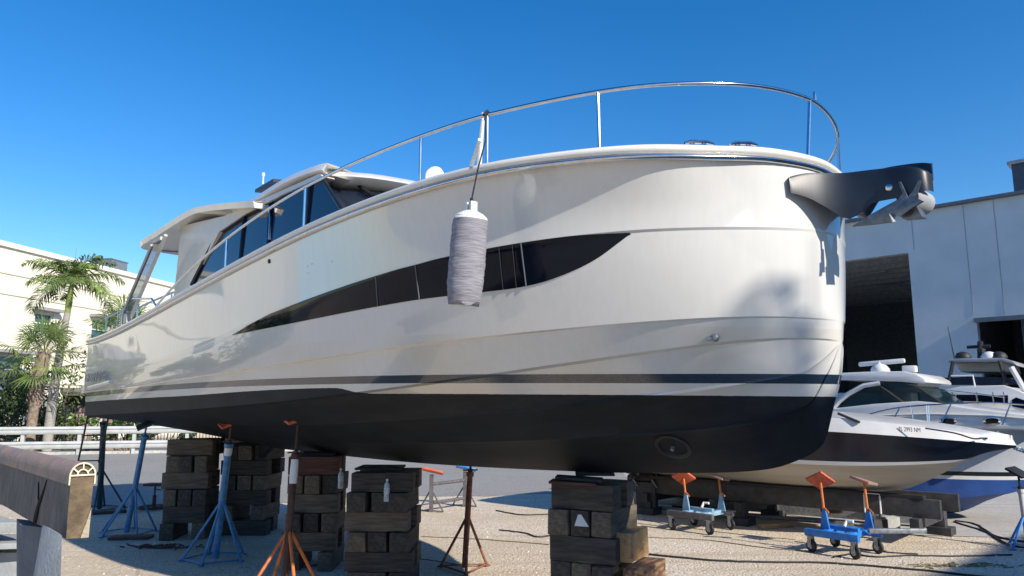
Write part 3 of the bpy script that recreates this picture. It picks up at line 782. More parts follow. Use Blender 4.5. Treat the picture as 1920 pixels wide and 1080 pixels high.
# loose pebbles over the gravel near the camera: one uncountable thing
mb = MB(); rg = random.Random(11)
for k in range(7000):
    y = 5.5 + 11 * rg.random() ** 1.3; x = (rg.random() * 1.5 - .75) * y
    r = .005 + .013 * rg.random() ** 3; h = r * .8
    w = rg.random() * 6.28; ps = [(x + r * math.cos(w + q * 1.57) * (.7 + .6 * rg.random()), y + r * math.sin(w + q * 1.57) * (.7 + .6 * rg.random()), 0.0) for q in range(4)]
    mb.add(ps + [(x, y, h)], [(0, 1, 4), (1, 2, 4), (2, 3, 4), (3, 0, 4)], rg.choice([0, 0, 1, 2]))
tag(mb.build('loose_gravel', [mat('pebble_pale', (.68, .61, .52), .9), mat('pebble_dark', (.26, .22, .17), .9), mat('pebble_mid', (.48, .41, .33), .9)], smooth=0), kind='stuff')

# ================================================================== timber crib stacks
def timber(name, root, size, mats_, rot, label, group, bev=.012):
    mb = MB(); L_, w, h = size; n = 5; rg2 = random.Random(hash(label) % 9999 if False else len(label) * 37 + int(root[0] * 100) + int(root[2] * 1000))
    rows = []
    for i in range(n + 1):
        x = -L_ / 2 + L_ * i / n; j = lambda: (rg2.random() - .5) * .014
        rows.append([(x, -w / 2 + j(), j() * .3), (x, w / 2 + j(), j() * .3), (x, w / 2 + j(), h - abs(j())), (x, -w / 2 + j(), h - abs(j()))])
    vs = [p for r in rows for p in r]; fs = []
    for i in range(n):
        for k in range(4):
            fs.append((i * 4 + k, i * 4 + (k + 1) % 4, (i + 1) * 4 + (k + 1) % 4, (i + 1) * 4 + k))
    fs.append((0, 1, 2, 3)); fs.append((n * 4 + 3, n * 4 + 2, n * 4 + 1, n * 4))
    mb.add(vs, fs); o = mb.build(name, mats_, None, bevel=bev, fixn=True, smooth=40)
    o.location = root; o.rotation_euler = (0, 0, rot)
    return tag(o, label=label, cat='timber block', group=group)
ORD = ['topmost', 'second from top', 'third from top', 'fourth from top', 'fifth from top', 'sixth from top', 'seventh from top']
def crib(cx, cy, rot, topz, layers, W_, desc, group, seed, start=0, special={}, long_=1.0):
    rg2 = random.Random(seed); h = topz / layers; bw = W_ / 3.15
    for l in range(layers):
        z = topz - (l + 1) * h; across = (l + start) % 2 == 0
        lay = ORD[l]
        if across:   # timbers run sideways: a long face to the camera
            for k, pos in enumerate(('front', 'rear')):
                off = (-1 if k == 0 else 1) * (W_ / 2 - bw / 2 - .01)
                r = rot + (rg2.random() - .5) * .09; sx = (rg2.random() - .5) * .07
                w = bw * 1.05
                m_ = special.get((l, pos), WOODD if rg2.random() < .55 else WOOD)
                x = cx + math.cos(rot) * sx - math.sin(rot) * off; y = cy + math.sin(rot) * sx + math.cos(rot) * off
                timber('timber_block', (x, y, z + .001), (W_ * (.97 + .1 * rg2.random()) * long_, w, h - .002), m_, r, f'{lay} long timber at the {pos} of {desc}', group)
        else:
            gap = rg2.choice([0, 1]) and l > 2
            for k, pos in enumerate(('left', 'middle', 'right')):
                if gap and k == 1: continue
                off = (k - 1) * (W_ / 2 - bw / 2) + (rg2.random() - .5) * .03
                r = rot + math.pi / 2 + (rg2.random() - .5) * .08; sy = (rg2.random() - .5) * .10
                m_ = special.get((l, pos), WOODD if rg2.random() < .5 else WOOD)
                x = cx + math.cos(rot) * off - math.sin(rot) * sy; y = cy + math.sin(rot) * off + math.cos(rot) * sy
                timber('timber_block', (x, y, z + .001), (W_ * (1.0 + .1 * rg2.random()), bw * (.9 + .1 * rg2.random()), h - .002), m_, r, f'{lay} block end on the {pos} of {desc}', group)
crib(.70, 6.75, R(-27), 1.29, 6, .58, 'the bow stack', 'timbers of the stack under the bow', 1, 0, {(1, 'right'): WOOD, (2, 'front'): WOODD, (0, 'front'): WOODD})
crib(-1.42, 8.55, R(-3), 1.235, 6, .68, 'the bottle stack amidships', 'timbers of the middle stack', 2, 0, {(2, 'front'): WOOD, (2, 'left'): WOODL})
crib(-2.43, 9.55, R(2), 1.335, 6, .60, 'the stack behind the orange legs', 'timbers of the stack behind the orange stand', 3, 0, {(0, 'front'): WOODR, (2, 'left'): WOODL, (2, 'front'): WOOD})
crib(-4.08, 12.0, R(-3), 1.34, 6, .68, 'the far skeg stack', 'timbers of the far stack', 4, 1)
crib(-4.85, 11.6, R(4), 1.45, 6, .62, 'the leftmost stack', 'timbers of the leftmost stack', 5, 0, {(2, 'front'): WOOD, (1, 'left'): WOOD})
# leaning spare timbers and shims
WOODM = mat('timber_painted_dapple', (.10, .055, .035), .85, col2=(.34, .19, .09), scale=5, bump=.5, bscale=18, stretch=(1, 4, 6), thr=(.42, .6))  # patches of sun through fronds painted into the wood colour
timber('timber_block', (1.10, 6.42, 0), (.56, .20, .66), WOODM, R(63), 'large dappled upright timber against the bow stack right side', 'timbers of the stack under the bow')
timber('timber_block', (1.02, 6.62, .66), (.42, .17, .24), WOODL, R(60), 'fresh orange block resting on top of the dappled timber', 'timbers of the stack under the bow')
def shim(px, Y, z, L_, rot, tilt, lab, m_=WOODD):
    mb = MB(); mb.box((0, 0, 0), (L_, .24, .022)); o = mb.build('wood_shim', m_, None, bevel=.004); p = pt(px, 890, Y)
    o.location = (p.x, Y, z); o.rotation_euler = (0, tilt, rot); tag(o, label=lab, cat='wood shim', group='shims on top of the bow stack'); return o
shim(1086, 6.55, 1.330, .40, R(-8), R(3), 'upper thin shim board poking left from under the bow')
shim(1076, 6.50, 1.302, .40, R(-12), R(2), 'lower reddish shim board poking left under the bow', WOODR)
shim(1115, 6.75, 1.352, .34, R(-4), 0, 'dark shim pressed between hull and bow stack')
for (x, y, z, lab) in ((-1.5, 8.7, 1.25, 'thin dark shim on top of the middle stack'), (-2.5, 9.7, 1.345, 'thin shim on top of the reddish timber'), (-4.14, 12.0, 1.35, 'thin shim on the far stack beside the skeg')):
    mb = MB(); mb.box((0, 0, 0), (.5, .5, .024)); o = mb.build('wood_shim', WOODD, bevel=.004); o.location = (x, y, z); tag(o, label=lab, cat='wood shim')
# white triangular paper on the bow stack
p = pt(1087, 980, 6.36)
mb = MB(); P = [pt(1077, 986, 6.335), pt(1104, 988, 6.335), pt(1090, 965, 6.335), pt(1084, 965, 6.335)]
mb.prism(P, [q + Vector((0, .004, 0)) for q in P]); o = mb.build('paper_scrap', PVC, None, fixn=True); pull_to(o, P[0]); tag(o, label='white triangular scrap wedged in the bow stack', cat='paper scrap')
def bottle(loc, lab):
    e = empty('water_bottle', loc, label=lab, cat='bottle')
    mb = MB(); mb.lathe((0, 0, 0), [(.0, 0), (.03, .0), (.033, .01), (.033, .06), (.030, .07), (.033, .08), (.033, .15), (.028, .18), (.013, .2), (.012, .215)], 14)
    mb.build('bottle_body', mat('clear_plastic', (.42, .50, .52), .15, var=.2, scale=30), e, smooth=60)
    mb = MB(); mb.lathe((0, 0, .213), [(.014, 0), (.014, .02), (.01, .022)], 12); mb.build('cap', PVC, e)
    mb = MB(); mb.lathe((0, 0, .085), [(.0335, 0), (.0338, .002), (.0338, .055), (.0335, .057)], 14); mb.build('bottle_label', mat('bottle_label', (.25, .38, .45), .5, col2=(.7, .72, .7), scale=40), e)
p = pt(724, 940, 8.14); bottle((p.x, 8.175, p.z - .005), 'clear water bottle tucked in front of the middle timber stack')
p = pt(640, 915, 9.2); bottle((p.x, 9.15, p.z), 'clear water bottle at the right edge of the reddish topped stack')

# ================================================================== boat stands
def stand(loc, top, label, paint, group=None, spread=.36, base_rot=0., nleg=4, rod=DRUST, pad=ORANGE, padn=(0.2, -.5, 1), tape=None, rodz=.25, poler=.035, padsz=.30, ringm=None, footm=None, legfrac=.42, pad2=True, cat='boat stand', name='boat_stand'):
    e = empty(name, (loc[0], loc[1], 0), label=label, cat=cat, group=group)
    T = Vector((top[0] - loc[0], top[1] - loc[1], top[2])); ax = T.normalized(); zc = T.length * legfrac
    pt_ = T * ((T.length - rodz) / T.length)
    mb = MB(); mb.tube([Vector((0, 0, .03)), ax * zc, pt_], [poler * 1.0, poler * 1.05, poler], 12); mb.tube([pt_ - ax * .03, pt_ + ax * .02], poler * 1.35, 12); mb.build('pole', paint, e)
    mb = MB(); mb.tube([pt_ - ax * .1, T - ax * .02], .015, 8); mb.tube([pt_ + ax * .04 + Vector((-.09, .02, 0)), pt_ + ax * .04 + Vector((.09, -.02, 0.01))], .010, 6); mb.lathe(pt_ + ax * .02, [(.03, 0), (.03, .04)], 8); mb.build('screw_rod', rod, e)
    feet = []
    for k in range(nleg):
        w = base_rot + 2 * math.pi * k / nleg; f = Vector((spread * math.cos(w), spread * math.sin(w), .015)); feet.append(f)
        mb = MB(); a = ax * zc + Vector((.02 * math.cos(w), .02 * math.sin(w), 0)); mb.tube([a, f], .017, 8); mb.box(f, (.07, .05, .014), rz=w); mb.build('leg', footm if (footm and k % 1 == 0) else paint, e)
    for k in range(nleg):
        mb = MB(); mb.tube([feet[k] * .96 + Vector((0, 0, .015)), feet[(k + 1) % nleg] * .96 + Vector((0, 0, .015))], .011, 6); mb.build('base_bar', ringm or paint, e)
    nrm = Vector(padn).normalized(); q = Vector((0, 0, 1)).rotation_difference(nrm).to_matrix()
    mb = MB(); mb.box(T + nrm * .0, (padsz, padsz, .035), rot=q @ Matrix.Rotation(.5, 3, 'Z')); mb.build('pad', pad, e, bevel=.008)
    mb = MB(); mb.box(T - nrm * .03, (padsz * .4, .06, .03), rot=q); mb.build('pad_bracket', rod, e)
    if tape:
        z0, z1 = tape; mb = MB(); a = ax * (T.length * z0); b = ax * (T.length * z1); mb.tube([a, a.lerp(b, .3), a.lerp(b, .8), b], [poler * 1.08, poler * 1.2, poler * 1.14, poler * 1.05], 12); mb.build('tape_wrap', PVC, e)
    return e
p = gnd(186, 955); t = pt(194, 790, 13.6); stand((p.x, p.y), (t.x, 13.6, 1.83), 'dark teal boat stand under the stern beside the ladder', TEALP, base_rot=.3, spread=.45, pad=TEALP, rod=TEALP, padn=(-.2, -.3, 1), poler=.05)
p = gnd(237, 1001); t = pt(275, 799, 11.55); stand((p.x, p.y), (t.x, 11.55, t.z + .03), 'leaning blue boat stand near the stern with dark pad', BLUEP, base_rot=.5, spread=.42, nleg=5, pad=TEALP, rod=BLUEP, rodz=.2, padn=(-.35, -.4, 1), poler=.04)
p = gnd(404, 1050); t = pt(434, 795, 9.5); stand((p.x, p.y), (t.x, 9.5, t.z + .03), 'blue boat stand with white taped top and orange pad', BLUEP, base_rot=.9, spread=.40, nleg=5, tape=(.76, .83), rodz=.30, padn=(-.3, -.35, 1), poler=.042)
p = pt(532, 1080, 7.9); t = pt(560, 787, 8.15); e = stand((p.x, 7.9), (t.x, 8.15, t.z + .03), 'rusty boat stand with bright orange legs and white wrapping', DRUST, base_rot=.62, spread=.42, nleg=4, footm=RUSTO, tape=(.62, .76), rodz=.42, padn=(-.25, -.3, 1), poler=.036, legfrac=.36)
p = gnd(877, 1048); t = pt(884, 868, 9.35); stand((p.x, 9.30), (t.x, 9.35, 1.42), 'slim brown rusty boat stand standing alone on sunlit gravel', RUST, base_rot=-1.45, spread=.33, nleg=3, rod=DRUST, pad=DRUST, rodz=.3, padn=(.1, .2, 1), poler=.034)
# low stand with small square top, in the shade
p = gnd(288, 955); e = empty('low_stand', (p.x, p.y, 0), label='low dark pedestal stand with square top and round base ring', cat='boat stand')
mb = MB(); mb.box((0, 0, .46), (.34, .3, .04)); mb.build('top_plate', DRUST, e, bevel=.006)
mb = MB(); mb.tube([(0, 0, .04), (0, 0, .26)], .035, 10); mb.build('pole', DRUST, e)
mb = MB(); mb.tube([(0, 0, .25), (0, 0, .45)], .016, 8); mb.tube([(-.02, 0, .37), (.13, -.03, .36)], .01, 6); mb.build('screw_rod', DRUST, e)
mb = MB(); mb.tube([(.27 * math.cos(w / 12 * 2 * math.pi), .27 * math.sin(w / 12 * 2 * math.pi), .04) for w in range(13)], .022, 8); mb.box((0, 0, .04), (.5, .06, .03)); mb.box((0, 0, .04), (.06, .5, .03)); mb.build('base_ring', DRUST, e)
# pair of trestle stands linked by bars
p1 = gnd(808, 960); p2 = gnd(871, 950)
GREYP = mat('grey_paint_steel', (.10, .095, .105), .6, var=.25, scale=15)
e = empty('trestle_stand', (p1.x, p1.y, 0), label='linked grey trestle stand with an orange and a blue pad', cat='trestle stand')
D = Vector((p2.x - p1.x, p2.y - p1.y, 0))
for o_, padm, hz in ((Vector((0, 0, 0)), ORANGE, .74), (D, BLUEB, .73)):
    mb = MB(); mb.box(o_ + Vector((0, 0, hz * .46)), (.07, .07, hz * .9)); mb.build('upright', GREYP, e)
    for sx in (-1, 1):
        mb = MB(); mb.tube([o_ + Vector((0, 0, .42)), o_ + Vector((sx * .24, -.12 * sx, .015))], .014, 6); mb.tube([o_ + Vector((0, 0, .03)), o_ + Vector((sx * .24, -.12 * sx, .02))], .012, 6); mb.build('leg', GREYP, e)
    mb = MB(); mb.box(o_ + Vector((.02, 0, hz)), (.40, .26, .04), rot=Matrix.Rotation(.22, 3, 'Y') @ Matrix.Rotation(-.25, 3, 'X')); mb.build('pad', padm, e, bevel=.015)
for z in (.16, .50):
    mb = MB(); mb.tube([Vector((0, 0, z)), D + Vector((0, 0, z))], .032, 8); mb.build('cross_bar', GREYP, e)

# ================================================================== left foreground dock section
DW = mat('dock_timber', (.105, .092, .085), .8, col2=(.165, .145, .13), scale=3, bump=.6, bscale=14, stretch=(8, 1, 3))
EW = mat('end_grain', (.085, .062, .038), .9, col2=(.17, .125, .075), scale=12, bump=1.0, bscale=24)
# beam direction parallel with the yacht, end face to the right
A0 = pt(133, 893, 3.20); A1 = pt(120, 1005, 3.28); dirb = (pt(0, 866, 4.42) - A0); dirb.z = 0; dirb.normalize()
side = Vector((-dirb.y, dirb.x, 0)); side = -side if side.x < 0 else side
if side.y < 0: side = -side
wid = .086
o0 = A0; h_ = (A0.z - A1.z)
droot = empty('dock_beam', (o0.x, o0.y, 0), label='weathered timber beam with rounded white capped end in the left foreground', cat='timber beam')
O = Vector((o0.x, o0.y, 0))
def D_(s, w, z): return dirb * s + side * w + Vector((0, 0, z))
zt_, zb_ = A0.z, A1.z
mb = MB(); rg = random.Random(2); rows = []
for k in range(15):
    s = k * .22; j = lambda: (rg.random() - .5) * .006
    rows.append([D_(s, j(), zb_ + j() * .6), D_(s, wid + j(), zb_ + j()), D_(s, wid + j(), zt_ + .0), D_(s, j(), zt_ + .0), D_(s, j(), (zt_ + zb_) / 2)])
vs = [p for r in rows for p in r]; fs = []
for i in range(14):
    for k in range(5): fs.append((i * 5 + k, i * 5 + (k + 1) % 5, (i + 1) * 5 + (k + 1) % 5, (i + 1) * 5 + k))
mb.add(vs, fs); mb.add([r for r in rows[0]], [(4, 3, 2, 1, 0)], 1); mb.add(rows[-1], [(0, 1, 2, 3, 4)])
mb.build('beam_board', [DW, EW], droot, smooth=0, weld=1e-4, bevel=0)
mb = MB(); mb.prism([D_(-.012, wid * .62, zb_ + .0), D_(-.012, wid * .98, zb_), D_(-.012, wid * .99, zb_ + .12), D_(-.012, wid * .85, zb_ + .07)], [D_(.0, wid * .62, zb_), D_(.0, wid * .98, zb_), D_(.0, wid * .99, zb_ + .12), D_(.0, wid * .85, zb_ + .07)])
mb.build('split_edge', mat('splinter', (.33, .28, .20), .9, bump=.6), droot, fixn=True)
# D-shaped rubbing strip along the top
cw = wid + .016; prof = [(-.008, -.035)] + [(-.008 + cw / 2 - cw / 2 * math.cos(math.pi * k / 12), .052 * math.sin(math.pi * k / 12) + .002) for k in range(13)] + [(cw - .008, -.035)]
mb = MB(); mb.grid([[D_(s, w, zt_ + z) for w, z in prof] for s in (.0, .8, 1.6, 2.4, 3.2)], flip=False)
mb.build('rubbing_strip', mat('strip_weathered', (.20, .165, .15), .6, col2=(.38, .23, .16), scale=4, bump=.25, bscale=25, stretch=(3, 3, 3)), droot, smooth=50, fixn=True)
mb = MB()
def arc(r0, r1, a0, a1, n=14):
    P = []
    for k in range(n + 1):
        w = a0 + (a1 - a0) * k / n; P.append((r0 * math.cos(w), r1 * math.sin(w)))
    return P
def band(pts, th):
    path_ = [D_(-.006, wid / 2 + x, zt_ + z) for x, z in pts]; mb.tube(path_, th, 6)
band(arc(cw / 2 - .003, .052, 0, math.pi), .0042); band(arc(cw / 2 - .030, .026, 0, math.pi), .0035)
band([(-cw / 2 + .003, .002), (cw / 2 - .003, .002)], .0042)
band([(0, .026), (0, .05)], .0035); band([(-.020, .016), (-.038, .034)], .0035); band([(.020, .016), (.038, .034)], .0035)
band([(-cw / 2 + .003, 0), (-cw / 2 + .003, -.036)], .0038); band([(cw / 2 - .003, 0), (cw / 2 - .003, -.036)], .0038)
mb.build('strip_end', mat('cream_plastic', (.66, .60, .45), .5), droot, smooth=60)
mb = MB(); mb.lathe(D_(.001, wid / 2, zt_), [(.0, 0), (.0, 0)], 3) if False else None
mb.prism([D_(.004, wid / 2 + x, zt_ + z) for x, z in arc(cw / 2 - .004, .05, 0, math.pi)], [D_(.02, wid / 2 + x, zt_ + z) for x, z in arc(cw / 2 - .004, .05, 0, math.pi)]); mb.build('strip_core', mat('core_dark', (.08, .07, .05), .8), droot, fixn=True)
# knot on the side face
mb = MB(); kp = .42
mb.tube([D_(kp + .02 * k, -.004, zb_ + .21 - .028 * k - .01 * math.sin(k)) for k in range(8)], [.002, .005, .008, .01, .011, .012, .013, .012], 6); mb.tube([D_(kp + .17 - .02 * k, -.003, zb_ + .19 - .035 * k) for k in range(4)], [.002, .004, .005, .002], 5)
mb.build('timber_crack', mat('crack', (.012, .01, .009), .9), droot)
# concrete floating dock blocks the beam is bolted to
CB = mat('painted_concrete', (.24, .26, .27), .85, col2=(.34, .355, .36), scale=5, bump=.3, bscale=60)
dk = empty('dock_block', (-2.45, 3.5, 0), label='stepped pale concrete block below the timber beam at left', cat='concrete block')
DO = Vector((-2.45, 3.5, 0))
def quadblk(pix, Yd, zlow, thick_, m=CB, name='step'):
    mb = MB(); a = [pt(x, y, Y) - DO for (x, y), Y in zip(pix, Yd)]
    lowp = [Vector((p.x, p.y, zlow)) for p in a]; mb.prism(a, lowp); return mb.build(name, m, dk, fixn=True, bevel=.006)
# upper ledge and lower block tops sit level; outline traced on their level planes
def lev(px, py, z): return gnd(px, py, z) - DO
def levblk(pix, z, zlow, name):
    a = [lev(x, y, z) for x, y in pix]; mb = MB(); mb.prism(a, [Vector((p.x, p.y, zlow)) for p in a]); return mb.build(name, CB, dk, fixn=True, bevel=.006)
levblk([(-160, 968), (40, 962), (88, 1002), (84, 1008), (-160, 1010)], 1.24, 1.14, 'ledge') if False else None
levblk([(-190, 966), (-30, 960), (45, 978), (-190, 986)], 1.16, 1.09, 'ledge')
levblk([(-190, 1004), (84, 1000), (80, 1017), (-190, 1024)], 1.02, .98, 'step')
levblk([(-190, 1020), (44, 1022), (40, 1036), (-190, 1038)], .93, .0, 'block_base')
a = [pt(38, 984, 3.75), pt(100, 992, 3.6), pt(100, 1150, 3.6), pt(38, 1150, 3.75)]; a = [p - DO for p in a]
mb = MB(); mb.prism(a, [p + Vector((-.15, .2, 0)) for p in a]); mb.build('block_shade_fill', mat('shade_painted_concrete', (.10, .11, .12), .9, col2=(.15, .16, .17), scale=6, bump=.4, bscale=40), dk, fixn=True)  # added filler wall, the post's shade painted in as dark grey
a = [pt(92, 990, 3.15), pt(117, 1003, 3.05), pt(112, 1140, 2.95), pt(66, 1140, 3.05)]; a = [p - DO for p in a]
mb = MB(); mb.prism(a, [p + Vector((-.09, .10, 0)) for p in a]); mb.build('end_post', CB, dk, fixn=True, bevel=.006)

# ================================================================== odds and ends on the ground
def slab(name, px, py, size, rz, m, label, cat, z=0):
    p = gnd(px, py); mb = MB(); mb.box((0, 0, size[2] / 2), size); o = mb.build(name, m, None, bevel=min(.008, size[2] / 4)); o.location = (p.x, p.y, z + .002); o.rotation_euler = (0, 0, rz); return tag(o, label=label, cat=cat)
slab('plank', 246, 1010, (.56, .28, .04), .1, DRUST, 'short dark plank lying at the foot of a blue stand', 'plank')
slab('plank', 205, 962, (.55, .3, .05), .5, WOODD, 'dark board under the teal stand base', 'plank')
slab('wedge_block', 1455, 990, (.60, .13, .075), .35, WOODL, 'fresh orange timber wedge lying on gravel between the dollies', 'timber wedge')
mb = MB(); rg = random.Random(9)
for k in range(70):
    x, y = rg.gauss(0, .22), rg.gauss(0, .07); mb.tube([(x, y, .012), (x + rg.uniform(-.09, .09), y + rg.uniform(-.05, .05), .02 + .02 * rg.random()), (x + rg.uniform(-.12, .12), y + rg.uniform(-.05, .05), .01)], .008, 4)
p = gnd(298, 1027); o = mb.build('debris', DRUST); o.location = p; tag(o, label='flat scatter of dark twigs and scrap in the hull shadow', cat='debris', kind='stuff')
def cable(pix, label, r=.011, m=BLACK, name='cable', cat='cable'):
    P = [gnd(x, y) for x, y in pix]; c = P[0].copy(); P = spline(P, 6); rg = random.Random(len(label))
    P = [q - c + Vector((rg.uniform(-.01, .01), rg.uniform(-.02, .02), r * .9)) for q in P]
    mb = MB(); mb.tube(P, r, 6); o = mb.build(name, m, smooth=60); o.location = c; return tag(o, label=label, cat=cat)
cable([(790, 1007), (900, 1012), (1030, 1022)], 'thin brown cable across sunlit gravel behind the rusty stand', .008, mat('brown_cable', (.16, .13, .09), .8))
cable([(935, 995), (980, 1000), (1010, 1008), (1040, 1003)], 'short wavy dark hose end left of the bow stack', .012, name='hose', cat='hose')
cable([(1205, 1040), (1330, 1052), (1440, 1056), (1560, 1058), (1740, 1072), (1940, 1095)], 'long dark hose running along the lower right gravel', .014, name='hose', cat='hose')
cable([(1560, 1046), (1600, 1040), (1640, 1046), (1700, 1043), (1800, 1044), (1900, 1042)], 'dark cable lying behind the long hose at lower right', .012)
cable([(1790, 978), (1830, 985), (1870, 1008), (1940, 1020)], 'upper dark hose looping from the trailer foot to the right edge', .016, name='hose', cat='hose')
cable([(1788, 980), (1845, 998), (1890, 1022), (1940, 1032)], 'lower dark hose looping from the trailer foot to the right edge', .016, name='hose', cat='hose')
BRC = mat('brown_cable', (.16, .13, .09), .8)
cable([(1205, 975), (1290, 990), (1400, 1004), (1490, 1012)], 'faint brown line crossing the gravel between the dollies', .006, BRC)
cable([(1210, 1008), (1330, 1014), (1450, 1030), (1540, 1034)], 'thin brown line curving in front of the far dolly', .007, BRC)
cable([(930, 958), (975, 966), (1030, 965)], 'short dark strap on gravel left of the bow stack', .012)
cable([(560, 1066), (640, 1052), (760, 1046), (860, 1060)], 'thin cord at the foot of the rusty lone stand', .006, BRC)
cable([(1560, 1020), (1650, 1035), (1720, 1040)], 'thin cable behind the blue dolly wheel', .009)
mb = MB(); rg = random.Random(19)
for k in range(90):
    x, y = rg.gauss(0, .33), rg.gauss(0, .06); a = (x, y, .01); mb.tube([a, (x + rg.uniform(-.12, .12), y + rg.uniform(-.06, .06), .03 * rg.random() + .008)], .006, 4)
p = gnd(1795, 1062); o = mb.build('dry_weeds', mat('dry_weed', (.20, .17, .08), .9)); o.location = p; tag(o, label='patch of dry weeds beside the long hose', cat='weeds', kind='stuff')
# ================================================================== left background: building, palms, fences
CR = mat('cream_block_wall', (.71, .66, .53), .9, col2=(.77, .72, .59), scale=2, bump=.25, bscale=10)
W0 = Vector((-25.8, 37.4, 0)); Wd = Vector((2.6, 13.3, 0)).normalized(); Wn = Vector((Wd.y, -Wd.x, 0))
def onwall(px, py, off=0.0):
    r = Vector(ray(px, py)); e = Vector((0, 0, EYE)); k = ((W0 + Wn * off) - e).dot(Wn) / r.dot(Wn); p = e + r * k - W0
    return p.dot(Wd), p.z
lb = empty('cream_building', W0, math.atan2(Wd.y, Wd.x), label='long cream coloured block building behind the palms', cat='building')
# local axes: x along wall (away), y = left of travel -> into building is +y; outward is -y
U0, U1, HZ = -22.0, 44.0, 9.95
wins = []
def rect(px0, py0, px1, py1):
    u0, zt = onwall(px0, py0); u1, zb = onwall(px1, py1); return (u0, u1, zb, zt)
w1 = rect(68, 560, 101, 590); w2 = rect(176, 562, 208, 592); w3 = rect(-8, 640, 46, 678)
gd = rect(116, 745, 196, 800)
ops = [(w1[0], w1[0] + (w1[1] - w1[0]), 5.75, 6.9), (w2[0], w2[1], 5.75, 7.0), (w3[0], w3[1], 3.0, 4.5), (onwall(116, 760)[0], onwall(170, 760)[0], -.1, 2.5)]
for u in (-6, -12, -18): ops += [(u, u + 1.8, 5.75, 6.9), (u, u + 1.8, 2.6, 4.1)]
def wall_holes(mb, u0, u1, z0, z1, holes, y=0.0, d=.25, m=0):
    us = sorted(set([u0, u1] + [h[0] for h in holes] + [h[1] for h in holes])); zs = sorted(set([z0, z1] + [h[2] for h in holes] + [h[3] for h in holes]))
    for i in range(len(us) - 1):
        for j in range(len(zs) - 1):
            cu, cz = (us[i] + us[i + 1]) / 2, (zs[j] + zs[j + 1]) / 2
            if any(h[0] < cu < h[1] and h[2] < cz < h[3] for h in holes): continue
            mb.add([(us[i], y, zs[j]), (us[i + 1], y, zs[j]), (us[i + 1], y, zs[j + 1]), (us[i], y, zs[j + 1])], [(0, 1, 2, 3)], m)
    for h in holes:
        a, b, c, e = h; q = [(a, c), (b, c), (b, e), (a, e)]
        for k in range(4):
            p, r = q[k], q[(k + 1) % 4]; mb.add([(p[0], y, p[1]), (r[0], y, r[1]), (r[0], y + d, r[1]), (p[0], y + d, p[1])], [(0, 1, 2, 3)], m)
mb = MB(); wall_holes(mb, U0, U1, -.1, HZ, ops)
mb.add([(U0, 0, -.1), (U0, 0, HZ), (U0, 14, HZ), (U0, 14, -.1)], [(0, 1, 2, 3)]); mb.add([(U1, 0, -.1), (U1, 0, HZ), (U1, 14, HZ), (U1, 14, -.1)], [(0, 1, 2, 3)])
mb.add([(U0, 14, -.1), (U0, 14, HZ), (U1, 14, HZ), (U1, 14, -.1)], [(0, 1, 2, 3)])
mb.build('wall', CR, lb, weld=1e-3, smooth=0)
mb = MB(); mb.box(((U0 + U1) / 2, 7.0, HZ + .12), (U1 - U0 + .24, 14.3, .26)); mb.build('parapet_cap', mat('cap_white', (.68, .66, .60), .8), lb)
for z, d_ in ((3.1, .05), (4.95, .05), (7.55, .05), (8.6, .04)):
    mb = MB(); mb.box(((U0 + U1) / 2, -.015, z), (U1 - U0, .05, .05)); mb.build('string_course', mat('cream_trim', (.50, .45, .34), .85), lb)
WF = mat('window_frame_white', (.62, .63, .62), .6); GL = glass('green_glass', (.05, .12, .12), .06)
for h in ops:
    if h[3] < 3 and h[2] < 0:
        mb = MB(); mb.add([(h[0] - .3, 3.8, -.1), (h[1] + .3, 3.8, -.1), (h[1] + .3, 3.8, 3), (h[0] - .3, 3.8, 3)], [(0, 1, 2, 3)])
        mb.add([(h[0], .25, -.1), (h[0], 3.8, -.1), (h[0], 3.8, 3), (h[0], .25, 3)], [(0, 1, 2, 3)]); mb.add([(h[1], .25, -.1), (h[1], 3.8, -.1), (h[1], 3.8, 3), (h[1], .25, 3)], [(0, 1, 2, 3)]); mb.add([(h[0], .25, 2.9), (h[1], .25, 2.9), (h[1], 3.8, 2.9), (h[0], 3.8, 2.9)], [(0, 1, 2, 3)])
        mb.build('carport_interior', mat('dim_wall', (.10, .10, .10), .9), lb); 
        mb = MB(); mb.box(((h[0] + h[1]) / 2, -.35, h[3] + .3), (h[1] - h[0] + .5, .8, .22)); mb.build('canopy', mat('canopy_dark', (.16, .16, .15), .8), lb)
        continue
    wd = MB(); uc, zc = (h[0] + h[1]) / 2, (h[2] + h[3]) / 2; W_, H_ = h[1] - h[0], h[3] - h[2]
    for (c, s) in (((uc, .10, h[3] - .05), (W_, .1, .1)), ((uc, .10, h[2] + .05), (W_, .1, .1)), ((h[0] + .05, .102, zc), (.1, .1, H_)), ((h[1] - .05, .102, zc), (.1, .1, H_)), ((uc, .104, zc), (W_, .08, .07))): wd.box(c, s)
    f = wd.build('window', WF, lb, smooth=0)
    mb = MB(); mb.add([(h[0], .14, h[2]), (h[1], .14, h[2]), (h[1], .14, h[3]), (h[0], .14, h[3])], [(0, 1, 2, 3)]); mb.build('pane', GL, f)
    mb = MB(); mb.box((uc, -.22, h[3] + .16), (W_ + .5, .5, .16)); mb.build('window_brow', mat('brow_grey', (.30, .30, .29), .7), f)
# rooftop boxes
for px in (240,):
    u, z = onwall(px, 515); mb = MB(); mb.box((u, 1.4, HZ + .62), (1.5, 1.4, .75)); mb.box((u, 1.4, HZ + 1.03), (1.6, 1.5, .06)); mb.build('roof_unit', GALV, lb)

